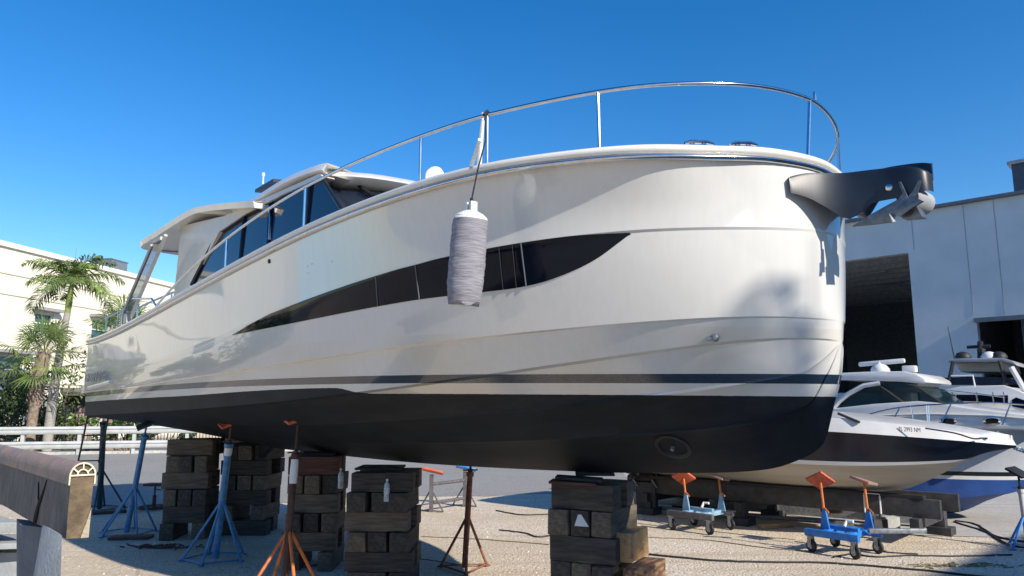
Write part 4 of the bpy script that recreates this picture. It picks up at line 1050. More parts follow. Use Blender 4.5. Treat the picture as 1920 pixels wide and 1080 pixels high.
# ---- palms
LEAF = mat('palm_leaf', (.075, .12, .035), .45, col2=(.15, .21, .06), scale=3, spec=.4)
LEAFY = mat('palm_leaf_young', (.14, .22, .04), .5, col2=(.20, .28, .06), scale=4)  # lighter yellow-green leaf tone, mixed in at random
TRUNKG = mat('royal_palm_trunk', (.28, .27, .25), .9, col2=(.36, .35, .32), scale=5, bump=.3, stretch=(1, 1, 6))
SHAFT = mat('palm_crownshaft', (.17, .24, .045), .35, col2=(.24, .28, .07), scale=3)
BARK = mat('sabal_bark', (.17, .125, .095), .95, col2=(.30, .23, .175), scale=9, bump=.9, bscale=14)
def frond(mb, o, az, up, L_, droop, nl, ll, rg, m=0, rach=1):
    d = Vector((math.cos(az), math.sin(az), 0)); P = []
    for k in range(15):
        t = k / 14; ang = up - droop * t ** 1.3
        if k == 0: P.append(Vector(o))
        else: P.append(P[-1] + (d * math.cos(ang) + Vector((0, 0, math.sin(ang)))) * L_ / 14)
    mb.tube(P, [.035 * (1 - .85 * k / 14) for k in range(15)], 4, m=rach)
    s = d.cross(Vector((0, 0, 1)))
    for k in range(nl):
        t = .12 + .88 * k / nl; i = min(13, int(t * 14)); p = P[i].lerp(P[i + 1], t * 14 - i); tg = (P[i + 1] - P[i]).normalized()
        l = ll * (math.sin(math.pi * min(1, t * .92 + .08)) ** .6) * (.85 + .3 * rg.random())
        nrm = s.cross(tg).normalized()
        for sg in (-1, 1):
            lift = rg.uniform(-.5, .5); dr = (s * sg * .92 + tg * .45 + nrm * lift * .6).normalized()
            w = .028 * (.8 + .4 * rg.random()); wv = tg.cross(dr).cross(dr).normalized() * w
            tip = p + dr * l + Vector((0, 0, -l * .28 - .06 * rg.random())); mid_ = p + dr * l * .5 + Vector((0, 0, .02))
            mb.add([p, mid_ + wv, tip, mid_ - wv], [(0, 1, 2, 3)], m)
def royal_palm(loc, H, lean, label, seed, n=16, L_=2.6, ll=.75, group=None, r0=.28):
    e = empty('royal_palm', loc, label=label, cat='palm tree', group=group); rg = random.Random(seed)
    tp = Vector(lean) + Vector((0, 0, H)); sh = tp * .80
    pp = [Vector(lean) * (k / 12) * (k / 12) * .8 + Vector((0, 0, H * .8 * k / 12)) for k in range(13)]
    mb = MB(); mb.tube(pp, [r0 * (1.15 - .25 * abs(k / 12 - .35) - .30 * k / 12) for k in range(13)], 14); mb.build('trunk', TRUNKG, e, smooth=60)
    a = pp[-1]; mb = MB(); mb.tube([a, a.lerp(tp, .25), a.lerp(tp, .6), tp], [r0 * .62, r0 * .72, r0 * .6, r0 * .3], 12); mb.build('crownshaft', SHAFT, e, smooth=60)
    mb = MB()
    for k in range(n):
        az = k * 2.399 + rg.random() * .3; t = k / n; up = R(78) - R(85) * t + rg.uniform(-.1, .1)
        frond(mb, tp - Vector((0, 0, .15 * t)), az, up, L_ * (.75 + .3 * rg.random()) * (1 if k > 2 else .8), R(70) + R(20) * rg.random(), 40, ll, rg, 0 if rg.random() < .75 else 2)
    mb.tube([tp, tp + Vector((.05, 0, 1.5))], [.03, .008], 5, m=1)
    mb.build('crown', [LEAF, SHAFT, LEAFY], e, smooth=0); return e
def fan(mb, o, az, up, stalk, rad, rg, m=0, nb=26):
    d = Vector((math.cos(az) * math.cos(up), math.sin(az) * math.cos(up), math.sin(up))); c = Vector(o) + d * stalk + Vector((0, 0, -.12 * stalk * stalk))
    mb.tube([o, Vector(o) + d * stalk * .5, c], .018, 4, m=1)
    s = d.cross(Vector((0, 0, 1))).normalized(); n_ = s.cross(d).normalized()
    for k in range(nb):
        w = -2.2 + 4.4 * k / (nb - 1); dr = (d * math.cos(w) + s * math.sin(w) + n_ * (.25 - .25 * abs(w)) + Vector((rg.uniform(-.08, .08), rg.uniform(-.08, .08), 0))).normalized()
        l = rad * (.75 + .25 * math.cos(w * .6)) * (.9 + .2 * rg.random()); wv = dr.cross(n_).normalized() * .026
        mid_ = c + dr * l * .55; tip = c + dr * l + Vector((0, 0, -.25 * l * (.4 + rg.random())))
        mb.add([c, mid_ + wv, tip, mid_ - wv], [(0, 1, 2, 3)], m)
def sabal_palm(loc, H, label, seed, n=26, rad=.95, trunk_r=.24, group=None):
    e = empty('sabal_palm', loc, label=label, cat='palm tree', group=group); rg = random.Random(seed)
    mb = MB(); P = [Vector((.25 * (k / 10) ** 2, 0, H * k / 10)) for k in range(11)]; mb.tube(P, [trunk_r * (1.15 if k < 2 else 1 + .25 * (k > 5)) for k in range(11)], 14); mb.build('trunk', BARK, e, smooth=60)
    mb = MB()   # old leaf boots, criss-crossed
    for k in range(90):
        z = H * (.45 + .55 * k / 90); w = k * 2.399; x0 = .25 * (z / H) ** 2; r = trunk_r * 1.05
        a = Vector((x0 + r * math.cos(w), r * math.sin(w), z)); b = Vector((x0 + (r + .10) * math.cos(w + .35), (r + .10) * math.sin(w + .35), z + .26)); mb.tube([a, b], [.04, .014], 4)
    mb.build('leaf_boots', BARK, e, smooth=0)
    mb = MB(); o = P[-1]
    for k in range(n):
        az = k * 2.399 + rg.random() * .2; up = R(80) - R(125) * (k / n) + rg.uniform(-.1, .1)
        fan(mb, o + Vector((0, 0, -.2 * k / n)), az, up, .8 + .4 * rg.random(), rad, rg, 0 if rg.random() < .7 else 2)
    mb.build('crown', [LEAF, SHAFT, LEAFY], e, smooth=0); return e
pb = gnd(98, 850); PY = 32.5; b0 = pt(92, 800, PY); t0_ = pt(136, 524, PY)
royal_palm((b0.x, PY, 0), t0_.z, (t0_.x - b0.x, 0, 0), 'tall royal palm with feathery crown and green crownshaft', 21, n=18, L_=2.3, ll=.80, r0=.19)
SY = 30.6; b0 = pt(58, 800, SY); t0_ = pt(70, 660, SY)
sabal_palm((b0.x, SY, 0), t0_.z, 'shorter fan palm with criss-crossed rough trunk in front of the fence', 22, n=24, rad=.95, trunk_r=.19)
b0 = pt(214, 640, 33); sabal_palm((b0.x + .2, 33, 0), pt(214, 618, 33).z, 'fan palm peeping out behind the yacht stern', 23, n=26, rad=1.0)

# ---- bushes
def bush(name, loc, size, n, label, cat, seed, m=None, leaf=.09, clumps=9, group=None, trunk=False, kind=None):
    rg = random.Random(seed); e = empty(name, loc, label=label, cat=cat, group=group)
    cs = [(Vector((rg.uniform(-.5, .5) * size[0], rg.uniform(-.5, .5) * size[1], size[2] * rg.uniform(.15, .9))), rg.uniform(.18, .34) * min(size[0], size[2])) for _ in range(clumps)]
    mb = MB()
    for k in range(n):
        c, r = rg.choice(cs); v = Vector((rg.gauss(0, 1), rg.gauss(0, 1), rg.gauss(0, 1))).normalized() * r * rg.random() ** .4; p = c + v
        if p.z < 0: continue
        a = Vector((rg.gauss(0, 1), rg.gauss(0, 1), rg.gauss(0, 1))).normalized(); b = a.cross(Vector((rg.gauss(0, 1), rg.gauss(0, 1), .3))).normalized(); l = leaf * rg.uniform(.6, 1.3)
        mb.add([p - a * l, p + b * l * .45, p + a * l, p - b * l * .45], [(0, 1, 2, 3)], 0 if rg.random() < .7 else 1)
    mb.build('foliage', m or [LEAF, LEAFY], e, smooth=0)
    mb = MB()
    for c, r in cs: mb.tube([Vector((c.x * .2, c.y * .2, 0)), c * .6 + Vector((0, 0, -.1)), c], [.04, .025, .01], 5)
    mb.build('branches', BARK, e, smooth=0); return e
DG = [mat('dark_leaf', (.022, .045, .016), .5, col2=(.045, .08, .025), scale=4), mat('mid_leaf', (.07, .12, .03), .5, col2=(.10, .16, .04), scale=4)]
p = pt(12, 770, 33); bush('shrub', (p.x, 33, 0), (3.4, 2.2, 3.4), 5200, 'dense dark shrub at the left edge behind the rails', 'shrub', 31, DG, .10, 16)
p = pt(95, 740, 33.5); bush('shrub', (p.x, 33.5, 0), (3.0, 1.5, 4.2), 1500, 'airy small-leaved shrub between the two palms', 'shrub', 32, None, .10, 14)
p = pt(172, 740, 31.5); bush('shrub', (p.x, 31.5, 0), (.8, .8, 2.6), 420, 'thin leafy shrub beside the ladder', 'shrub', 33, None, .09, 6)
p = pt(245, 790, 33); bush('shrub', (p.x, 33, 0), (2.6, 1.0, 1.7), 1500, 'low hedge bush seen under the stern', 'shrub', 34, DG, .10, 9)
p = pt(310, 790, 36); bush('shrub', (p.x, 36, 0), (3.5, 1.2, 1.7), 1800, 'low hedge bush behind the right part of the rails', 'shrub', 35, DG, .10, 9)
p = pt(-60, 770, 33); bush('shrub', (p.x, 33, 0), (4, 2.2, 4.0), 3000, 'dark shrub just outside the left edge', 'shrub', 36, DG, .12, 16)

# ---- steel rail barrier
RAILM = mat('rail_paint_grey', (.42, .44, .43), .5, metal=.2, col2=(.52, .53, .52), scale=3)
g0 = Vector((-24.0, 28.4, 0)); g1 = Vector((16, 40, 0)); gd_ = (g1 - g0); GLn = gd_.length; gd_.normalize(); grz = math.atan2(gd_.y, gd_.x)
gr = empty('guard_rail', g0, grz, label='double grey steel guard rail along the far side of the yard', cat='guard rail')
for z in (.96, .38):
    mb = MB(); pr = [(-.02, .15), (-.055, .11), (-.055, .05), (.0, .02), (.0, -.02), (-.055, -.05), (-.055, -.11), (-.02, -.15)]
    mb.grid([[(x, y, z + zz) for y, zz in pr] for x in np.linspace(0, GLn, 12)], flip=True); mb.grid([[(x, y + .012, z + zz) for y, zz in pr] for x in np.linspace(0, GLn, 12)]); mb.build('rail_beam', RAILM, gr, smooth=60)
k = 0; x = .9
while x < GLn:
    mb = MB(); mb.box((x, .09, .56), (.13, .15, 1.12)); mb.build('post', RAILM, gr); x += 2.0
mb = MB(); mb.box((GLn / 2, .3, .06), (GLn, .35, .12)); tag(mb.build('kerb', CONC, gr), label='low pale kerb under the guard rail')
# ---- black picket fence behind it
f0 = g0 + Vector((-.6, 3.0, 0)); pf = empty('picket_fence', f0, grz, label='black metal picket fence behind the guard rail', cat='fence')
FB = mat('black_fence_paint', (.012, .013, .015), .45, var=.2)
mb = MB(); x = 0
while x < GLn:
    mb.box((x, 0, .98), (.028, .028, 1.75)); x += .135
tag(mb.build('pickets', FB, pf, smooth=0), kind='stuff')
for z in (.25, 1.62, 1.84): mb = MB(); mb.box((GLn / 2, .002, z), (GLn, .04, .045)); mb.build('fence_rail', FB, pf)
x = .3
while x < GLn: mb = MB(); mb.box((x, 0, .98), (.07, .07, 1.95)); mb.build('fence_post', FB, pf); x += 2.5
# ---- person walking beyond the fence
def person(loc, H, rz, label, shirt, shorts, skin=(.32, .19, .12)):
    e = empty('person', loc, rz, label=label, cat='person'); k = H / 1.75
    SK = mat('skin', skin, .6, var=.05)
    J = {'pel': (0, 0, .95), 'wai': (0, 0, 1.08), 'che': (0, .01, 1.30), 'neck': (0, .0, 1.47), 'head0': (0, -.02, 1.55), 'head1': (0, -.03, 1.64), 'head2': (0, -.02, 1.72),
         'shL': (-.18, .0, 1.41), 'elL': (-.24, .08, 1.14), 'wrL': (-.22, -.05, .92), 'haL': (-.21, -.09, .84), 'shR': (.18, 0, 1.41), 'elR': (.24, -.05, 1.14), 'wrR': (.22, -.22, .98), 'haR': (.21, -.28, .93),
         'hiL': (-.09, 0, .90), 'knL': (-.10, -.14, .50), 'anL': (-.10, -.10, .09), 'toL': (-.10, -.26, .04), 'hiR': (.09, 0, .90), 'knR': (.10, .08, .49), 'anR': (.10, .30, .13), 'toR': (.10, .22, .03)}
    rad = dict(pel=.14, wai=.125, che=.145, neck=.06, head0=.065, head1=.10, head2=.075, shL=.07, elL=.045, wrL=.03, haL=.035, shR=.07, elR=.045, wrR=.03, haR=.035, hiL=.09, knL=.06, anL=.04, toL=.035, hiR=.09, knR=.06, anR=.04, toR=.035)
    ed = [('pel', 'wai'), ('wai', 'che'), ('che', 'neck'), ('neck', 'head0'), ('head0', 'head1'), ('head1', 'head2'), ('che', 'shL'), ('shL', 'elL'), ('elL', 'wrL'), ('wrL', 'haL'), ('che', 'shR'), ('shR', 'elR'), ('elR', 'wrR'), ('wrR', 'haR'), ('pel', 'hiL'), ('hiL', 'knL'), ('knL', 'anL'), ('anL', 'toL'), ('pel', 'hiR'), ('hiR', 'knR'), ('knR', 'anR'), ('anR', 'toR')]
    def skin_mesh(names, edges, grow, m_, nm):
        me = bpy.data.meshes.new(nm); ix = {n_: i for i, n_ in enumerate(names)}
        me.from_pydata([Vector(J[n_]) * k for n_ in names], [(ix[a], ix[b]) for a, b in edges], []); o = bpy.data.objects.new(nm, me); COL.objects.link(o)
        o.modifiers.new('skin', 'SKIN')
        for n_, i in ix.items(): r = (rad[n_] + grow) * k; me.skin_vertices[0].data[i].radius = (r, r * .85)
        me.skin_vertices[0].data[0].use_root = True
        s_ = o.modifiers.new('sub', 'SUBSURF'); s_.levels = 2; s_.render_levels = 2
        dg = bpy.context.evaluated_depsgraph_get(); dg.update(); m2 = bpy.data.meshes.new_from_object(o.evaluated_get(dg)); bpy.data.objects.remove(o)
        m2.materials.clear(); m2.materials.append(m_); m2.polygons.foreach_set('use_smooth', [True] * len(m2.polygons)); q = bpy.data.objects.new(nm, m2); COL.objects.link(q); q.parent = e; return q
    skin_mesh(list(J), ed, 0, SK, 'body')
    skin_mesh(['pel', 'wai', 'che', 'shL', 'elL', 'shR', 'elR'], [('pel', 'wai'), ('wai', 'che'), ('che', 'shL'), ('shL', 'elL'), ('che', 'shR'), ('shR', 'elR')], .018, shirt, 'shirt')
    skin_mesh(['pel', 'hiL', 'knL', 'hiR', 'knR'], [('pel', 'hiL'), ('hiL', 'knL'), ('pel', 'hiR'), ('hiR', 'knR')], .02, shorts, 'shorts')
    mb = MB(); mb.lathe(Vector((0, -.0, 1.665)) * k, [(.098 * k, -.02), (.10 * k, .03), (.085 * k, .08), (.04 * k, .115), (.0, .12)], 14); mb.build('hair', mat('dark_hair', (.015, .012, .01), .6), e, smooth=60)
    return e
p = pt(146, 800, 34.5); person((p.x, 34.5, 0), 1.95, R(160), 'distant person in a pale pink shirt behind the picket fence', mat('pink_shirt', (.34, .24, .26), .9), mat('dark_shorts', (.05, .05, .06), .9))
# ---- ladder at the stern
la = pt(172, 745, 12.6); lb_ = pt(146, 868, 12.9); LB = mat('ladder_dark', (.035, .035, .04), .4, .4)
e = empty('boarding_ladder', (lb_.x, lb_.y, 0), label='slim dark boarding ladder hanging from the stern platform', cat='ladder')
o_ = Vector((lb_.x, lb_.y, 0)); w_ = Vector((.30, .10, 0))
for k in (0, 1): mb = MB(); mb.tube([la - o_ + w_ * k, lb_ - o_ + w_ * k], .016, 8); mb.build('ladder_rail', LB, e)
for t in (.30, .58, .80, .97):
    a = la.lerp(lb_, t) - o_; mb = MB(); mb.tube([a, a + w_], .012, 6); mb.build('rung', LB, e)
# ================================================================== right background: big pale hall
HW = mat('hall_render', (.52, .56, .59), .85, col2=(.58, .615, .64), scale=1.2, bump=.15, bscale=30)
H0 = Vector((14.2, 25.0, 0)); hd = Vector((math.cos(R(136)), math.sin(R(136)), 0))   # towards far left
hn = Vector((-hd.y, hd.x, 0))                      # faces the camera side
hall = empty('boat_hall', H0, R(136), label='huge pale blue-grey hall with tall open doorways on the right', cat='building')
def onhall(px, py):
    r = Vector(ray(px, py)); e = Vector((0, 0, EYE)); k = (H0 - e).dot(hn) / r.dot(hn); p = e + r * k - H0; return p.dot(hd), p.z
d1 = (onhall(1703, 474)[0], onhall(1703, 474)[0] + 6.5, -.1, onhall(1701, 474)[1]); u2, z2 = onhall(1831, 602); d2 = (u2 - 6.0, u2, -.1, z2)
HT = onhall(1738, 394)[1]
mb = MB(); wall_holes(mb, -30, 22, -.1, HT, [(h[0], h[1], h[2], h[3]) for h in (d1, d2)], d=-.3)
mb.add([(22, 0, -.1), (22, 0, HT), (22, -24, HT), (22, -24, -.1)], [(0, 1, 2, 3)]); mb.add([(-30, 0, -.1), (-30, 0, HT), (-30, -24, HT), (-30, -24, -.1)], [(0, 1, 2, 3)]); mb.add([(-30, -24, -.1), (-30, -24, HT), (22, -24, HT), (22, -24, -.1)], [(0, 1, 2, 3)]); mb.add([(-30, 0, HT), (22, 0, HT), (22, -24, HT), (-30, -24, HT)], [(0, 1, 2, 3)])
mb.build('wall', HW, hall, weld=1e-3, smooth=0)
mb = MB(); mb.box((-4, .03, HT + .05), (52.2, .34, .1)); mb.build('roof_edge', mat('roof_edge_dark', (.10, .12, .15), .6), hall)
JD = mat('joint_dark', (.31, .34, .36), .9)
for px, y0, y1 in ((1708, 400, 474), (1805, 385, 598), (1862, 378, 597)):
    u, zt2 = onhall(px, y0); zb2 = onhall(px, y1)[1]; mb = MB(); mb.box((u, .003, (zt2 + zb2) / 2 + .1), (.02, .012, zt2 - zb2)); mb.build('panel_joint', JD, hall)
mb = MB(); mb.box(((d2[0] + d2[1]) / 2, .05, d2[3] + .02), (d2[1] - d2[0] + .1, .14, .14)); mb.build('door_lintel', mat('lintel', (.12, .14, .16), .6), hall)
# dim interior: ribbed ceiling with skylight panels, back wall
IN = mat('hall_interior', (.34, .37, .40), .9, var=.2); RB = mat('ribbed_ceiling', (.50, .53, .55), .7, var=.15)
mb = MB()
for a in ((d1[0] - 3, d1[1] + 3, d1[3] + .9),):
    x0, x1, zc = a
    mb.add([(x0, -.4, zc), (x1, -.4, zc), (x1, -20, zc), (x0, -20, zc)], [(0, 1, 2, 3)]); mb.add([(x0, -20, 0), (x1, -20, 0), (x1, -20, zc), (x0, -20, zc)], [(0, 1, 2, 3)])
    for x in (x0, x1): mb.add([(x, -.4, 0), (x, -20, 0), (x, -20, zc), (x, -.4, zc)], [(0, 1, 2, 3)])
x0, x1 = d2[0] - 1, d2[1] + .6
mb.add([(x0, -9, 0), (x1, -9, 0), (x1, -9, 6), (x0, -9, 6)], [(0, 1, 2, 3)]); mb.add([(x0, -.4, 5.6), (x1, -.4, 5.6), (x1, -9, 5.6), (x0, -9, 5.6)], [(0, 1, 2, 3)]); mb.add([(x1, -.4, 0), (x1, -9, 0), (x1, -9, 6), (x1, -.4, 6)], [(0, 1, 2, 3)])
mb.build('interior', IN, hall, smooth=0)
for k in range(14):
    y = -1.0 - k * 1.3; mb = MB(); mb.box(((d1[0] + d1[1]) / 2, y, d1[3] + .72), (12, .12, .30)); mb.build('roof_purlin', RB, hall)
for (px, yy, dd) in ((1640, 512, 3.2), (1668, 537, 5.2), (1693, 558, 7.2)):
    r = Vector(ray(px, yy)); e = Vector((0, 0, EYE)); k = (d1[3] + .5 - EYE) / r.z; p = e + r * k - H0
    mb = MB(); mb.box((p.dot(hd), p.dot(hn), d1[3] + .5), (1.0, .28, .05)); mb.build('roof_light', mat('skylight_panel', (.55, .58, .58), .5), hall)
u, z = onhall(1912, 352)
mb = MB(); mb.box((u - .95, -1.0, HT + .6), (2.3, 1.5, 1.0)); mb.build('roof_unit', mat('unit_dark', (.05, .07, .11), .6), hall); mb = MB(); mb.box((u - .95, -1.0, HT + 1.15), (2.5, 1.7, .12)); mb.build('unit_cap', GALV, hall)

# ================================================================== stored boats
def loft(parent, name, rows, mats_, ms, smooth=30):
    mb = MB()
    for k in range(len(rows) - 1):
        mb.grid([rows[k], rows[k + 1]], ms[k]); mb.grid([mir(rows[k]), mir(rows[k + 1])], ms[k], flip=True)
    n_ = len(rows); a = [r[-1] for r in rows]; b = mir(a)[::-1]; mb.add(a + b, [tuple(range(2 * n_))], ms[0])
    return mb.build(name, mats_, parent, smooth=smooth, weld=1e-3, fixn=True)
WHG = mat('boat_white', (.70, .69, .66), .25, var=.04, coat=.4); BLKH = mat('boat_black_hull', (.008, .012, .022), .3, var=.2); BEIG = mat('boat_tan_bottom', (.46, .42, .34), .55, col2=(.54, .51, .45), scale=1.5, stretch=(.6, .6, 6), bump=.05)
BLUEH = mat('boat_blue_bottom', (.014, .055, .22), .6, col2=(.020, .075, .28), scale=4)
# black-hulled runabout
FB2 = Frame((6.80, 10.2), 137); rb = empty('runabout', FB2.o, R(137), label='low black sided runabout with white deck and tan bottom on a rack', cat='boat')
Sv = 6.2 * np.linspace(0, 1, 34) ** 1.5
plan2 = [(s, float(pchip([0, .3, 1, 2, 3.5, 7.6], [0, .27, .66, .98, 1.15, 1.2], [s])[0])) for s in Sv]
def curt(F, plan, pts_): return np.array(F.curtain(plan, *ux(pts_)))
def fitz(S, z, d=3): return np.polyval(np.polyfit(S, z, d), S)
zd = fitz(Sv, curt(FB2, plan2, [(1400, 770), (1500, 779), (1600, 789), (1739, 800), (1861, 816), (1885, 828)])); zr2 = fitz(Sv, curt(FB2, plan2, [(1400, 800), (1500, 808), (1600, 813), (1739, 820), (1882, 835)]))
pc = [(s + .35, b * .93) for s, b in plan2]; zc2 = fitz(Sv, curt(FB2, pc, [(1350, 858), (1450, 864), (1600, 872), (1700, 877), (1792, 876), (1840, 850)]), 3)
pk = [(s, 0.0) for s in Sv]; zk2 = curt(FB2, pk, [(1224, 890), (1350, 902), (1471, 914), (1560, 920), (1660, 921), (1700, 916), (1755, 894), (1792, 875), (1839, 851), (1886, 833)])
top2 = [Vector((s + .03, max(0, b - .05), z)) for (s, b), z in zip(plan2, zd)]; rub = [Vector((s, b, z)) for (s, b), z in zip(plan2, zr2)]
chn = [Vector((s, b, z)) for (s, b), z in zip(pc, zc2)]; kel = [Vector((s, b, z)) for (s, b), z in zip(pk, zk2)]
for i in range(len(chn)):
    if chn[i].z < kel[min(i + 1, len(kel) - 1)].z or i < 7:
        t = i / 7; chn[i].z = max(chn[i].z, float(np.interp(chn[i].x, Sv, zk2)) + .0); 
rub_b = [rub[i] - Vector((-.01, .012 if rub[i].y > .02 else 0, .03)) for i in range(len(rub))]
ctr = [Vector((p.x, 0, p.z + .06)) for p in top2]
mid2 = [chn[i].lerp(rub[i], .12) for i in range(len(chn))]
loft(rb, 'hull', [rub, rub_b, mid2, chn, kel], [BLKH, WHG, BEIG], [0, 0, 1, 2])
loft(rb, 'deck', [ctr, top2, rub], [WHG], [0, 0])
p_ = FB2.p(1692, 811, 1.03)
def text_on(F, parent, body, px0, px1, py0, py1, b, size, material, nm):
    a = F.p(px0, py0, b); c = F.p(px1, py1, b); x = (c - a); Wd_ = x.length; x.normalize(); up = Vector((0, 0, 1)); nrm = x.cross(up).normalized(); up = nrm.cross(x)
    M = Matrix.Translation(a) @ Matrix((x, up, nrm)).transposed().to_4x4()
    return txt(body, size, nm, material, parent, M, .004, font_scale=(Wd_ / (size * .6 * len(body)), 1))
i = min(range(len(rub)), key=lambda k: abs(proj(*FB2.w(*rub[k]))[0] - 1710)); bb = rub[i].y
text_on(FB2, rb, 'FL 2993 NM', 1685, 1734, 808, 811, bb + .055, .085, mat('dark_lettering', (.06, .02, .02), .5), 'registration_lettering')
mb = MB(); L_ = [FB2.p(1735, 803, .75), FB2.p(1790, 812, .6), FB2.p(1823, 822, .45), FB2.p(1838, 822, .35)]; mb.tube(spline(L_, 4), .012, 6); mb.build('deck_line', ROPE, rb)
mb = MB(); a = FB2.p(1852, 822, .25); mb.tube([a, a + Vector((.14, .02, 0))], .015, 6); mb.tube([a + Vector((.05, 0, 0)), a + Vector((.05, 0, -.05))], .015, 6); mb.build('mooring_cleat', STEEL, rb)
mb = MB(); a = FB2.p(1571, 775, .9); b = FB2.p(1612, 792, .9); mb.tube([a, b], .02, 6); mb.build('windscreen_edge', BLACK, rb)
# white express cruiser with hardtop
FB3 = Frame((9.1, 12.4), 139); ec = empty('express_cruiser', FB3.o, R(139), label='white cabin cruiser with hardtop, radar bar and blue bottom behind the runabout', cat='boat')
Sv = 7.4 * np.linspace(0, 1, 34) ** 1.4
pl3 = [(s, float(pchip([0, .3, 1, 2, 4, 9], [0, .45, .92, 1.22, 1.4, 1.4], [s])[0])) for s in Sv]
zs = np.array([1.62 - .02 * s for s in Sv]); sh3 = [Vector((s, b, z)) for (s, b), z in zip(pl3, zs)]
rb3 = [p - Vector((-.02, .03 if p.y > .05 else 0, .07)) for p in sh3]
w3 = [Vector((p.x + .45 * max(0, 1 - p.x / 4), p.y * .88, .86)) for p in sh3]; w3b = [Vector((p.x + .47 * max(0, 1 - p.x / 4), p.y * .875, .79)) for p in sh3]; w3c = [Vector((p.x + .5 * max(0, 1 - p.x / 4), p.y * .87, .73)) for p in sh3]
k3 = [Vector((p.x + 1.0 * max(0, 1 - p.x / 4), 0, .06 + .5 * max(0, 1 - p.x / 1.2) ** 2)) for p in sh3]; c3 = [Vector((p.x + .6 * max(0, 1 - p.x / 4), p.y * .84, .30 + .25 * max(0, 1 - p.x / 2))) for p in sh3]
DK = mat('stripe_black', (.015, .017, .02), .3)
loft(ec, 'hull', [sh3, rb3, w3, w3b, w3c, c3, k3], [WHG, mat('boat_white_painted_shade', (.50, .52, .55), .3, var=.03, coat=.3), DK, BLUEH], [0, 1, 2, 0, 3, 3])  # grey topsides: shade on white gelcoat painted into the colour
def slabF(F, root, pix, b0, b1, name, m, inset=0.0, bevel=.02, crown=None):
    a = [F.p(x, y, b0) for x, y in pix]; c = [Vector((p.x, b1, p.z)) for p in a]; mb = MB()
    if inset:
        ctr_ = sum((p for p in a), Vector()) / len(a); a2 = [Vector((ctr_.x + (p.x - ctr_.x) * (1 - inset), b0 - .10, ctr_.z + (p.z - ctr_.z) * (1 - inset * .5))) for p in a]
    mb.prism(a, c); return mb.build(name, m, root, bevel=bevel, fixn=True, smooth=40)
slabF(FB3, ec, [(1540, 803), (1560, 766), (1640, 757), (1720, 752), (1765, 756), (1810, 764), (1860, 770), (1920, 777), (1962, 790), (1966, 806)], 1.12, -1.12, 'cabin_trunk', WHG, bevel=.05)
mb = MB(); P = [FB3.p(x, y, 1.135) for x, y in ((1560, 788), (1640, 779), (1740, 776), (1860, 779), (1940, 786))]; mb.tube(P, .018, 6); mb.build('trim_line', WHG, ec)
for px, lb2 in ((1776.5, 'left'), (1860, 'right')):
    o1 = [(px + 17 * math.copysign(abs(math.cos(w)) ** .55, math.cos(w)), 789 + 7.5 * math.copysign(abs(math.sin(w)) ** .8, math.sin(w))) for w in np.linspace(0, 2 * math.pi, 25)[:-1]]
    fr_ = slabF(FB3, ec, o1, 1.155, 1.10, 'porthole', STEEL, bevel=.004); o2 = [(px + 12.5 * math.copysign(abs(math.cos(w)) ** .55, math.cos(w)), 789 + 4.6 * math.copysign(abs(math.sin(w)) ** .8, math.sin(w))) for w in np.linspace(0, 2 * math.pi, 25)[:-1]]
    slabF(FB3, fr_, o2, 1.162, 1.12, 'pane', NAVYG, bevel=0)
g3 = [(1560, 766), (1574, 752), (1592, 738), (1620, 723), (1650, 718), (1690, 718), (1722, 727), (1745, 742), (1768, 757), (1720, 755), (1640, 760)]
slabF(FB3, ec, g3, 1.0, -1.0, 'windscreen', glass('blue_green_glass', (.012, .05, .06), .04, trans=.5), bevel=0)
mb = MB()
for q in ([(1560, 768), (1574, 752), (1592, 738), (1620, 723), (1650, 718)],): mb.tube([FB3.p(x, y, 1.02) for x, y in q], .045, 6)
mb.build('windscreen_arch', WHG, ec)
mb = MB(); mb.tube([FB3.p(x, y, 1.01) for x, y in ((1560, 767), (1640, 760), (1720, 755), (1768, 757))], .02, 6); mb.tube([FB3.p(x, y, 1.01) for x, y in ((1722, 727), (1745, 742), (1770, 758))], .022, 6); mb.tube([FB3.p(1648, 722, 1.01), FB3.p(1695, 756, 1.01)], .03, 6); mb.build('windscreen_frame', BLACK, ec)
mb = MB(); a = FB3.p(1688, 748, .5); mb.box(a, (.5, .5, .35)); a = FB3.p(1640, 752, .3); mb.box(a + Vector((.2, 0, 0)), (.9, 1.2, .3)); mb.build('helm_seat', CREAM, ec, bevel=.08)
ht = [(1560, 703), (1578, 699), (1620, 697), (1690, 696), (1715, 700), (1732, 709), (1737, 717), (1728, 720), (1690, 716), (1620, 714), (1560, 712)]
slabF(FB3, ec, ht, 1.05, -1.05, 'hardtop', WHG, bevel=.035)
slabF(FB3, ec, [(1655, 717), (1722, 720), (1720, 724), (1690, 734), (1680, 731)], .85, -.85, 'hardtop_liner', CREAM, bevel=.02)
mb = MB(); a = FB3.p(1605, 684, .2); b = FB3.p(1697, 676, .2); a = a.lerp(b, .06); mb.box((a + b) / 2, ((a - b).length, .10, .085), rot=Matrix.Rotation(-math.atan2(b.z - a.z, b.x - a.x) + math.pi, 3, 'Y')); rd = mb.build('radar_bar', WHG, ec, bevel=.03)
mb = MB(); a = FB3.p(1651, 697, .2); mb.lathe(a, [(.17, 0), (.17, .05), (.12, .12), (.06, .15), (.05, .2)], 16); mb.build('radar_base', WHG, ec, smooth=60)
mb = MB(); a = FB3.p(1706, 692, .3); mb.box(a, (.22, .2, .12)); mb.build('spotlight', PVC, ec, bevel=.02)
r3 = empty('side_rail', (0, 0, 0)); r3.parent = ec
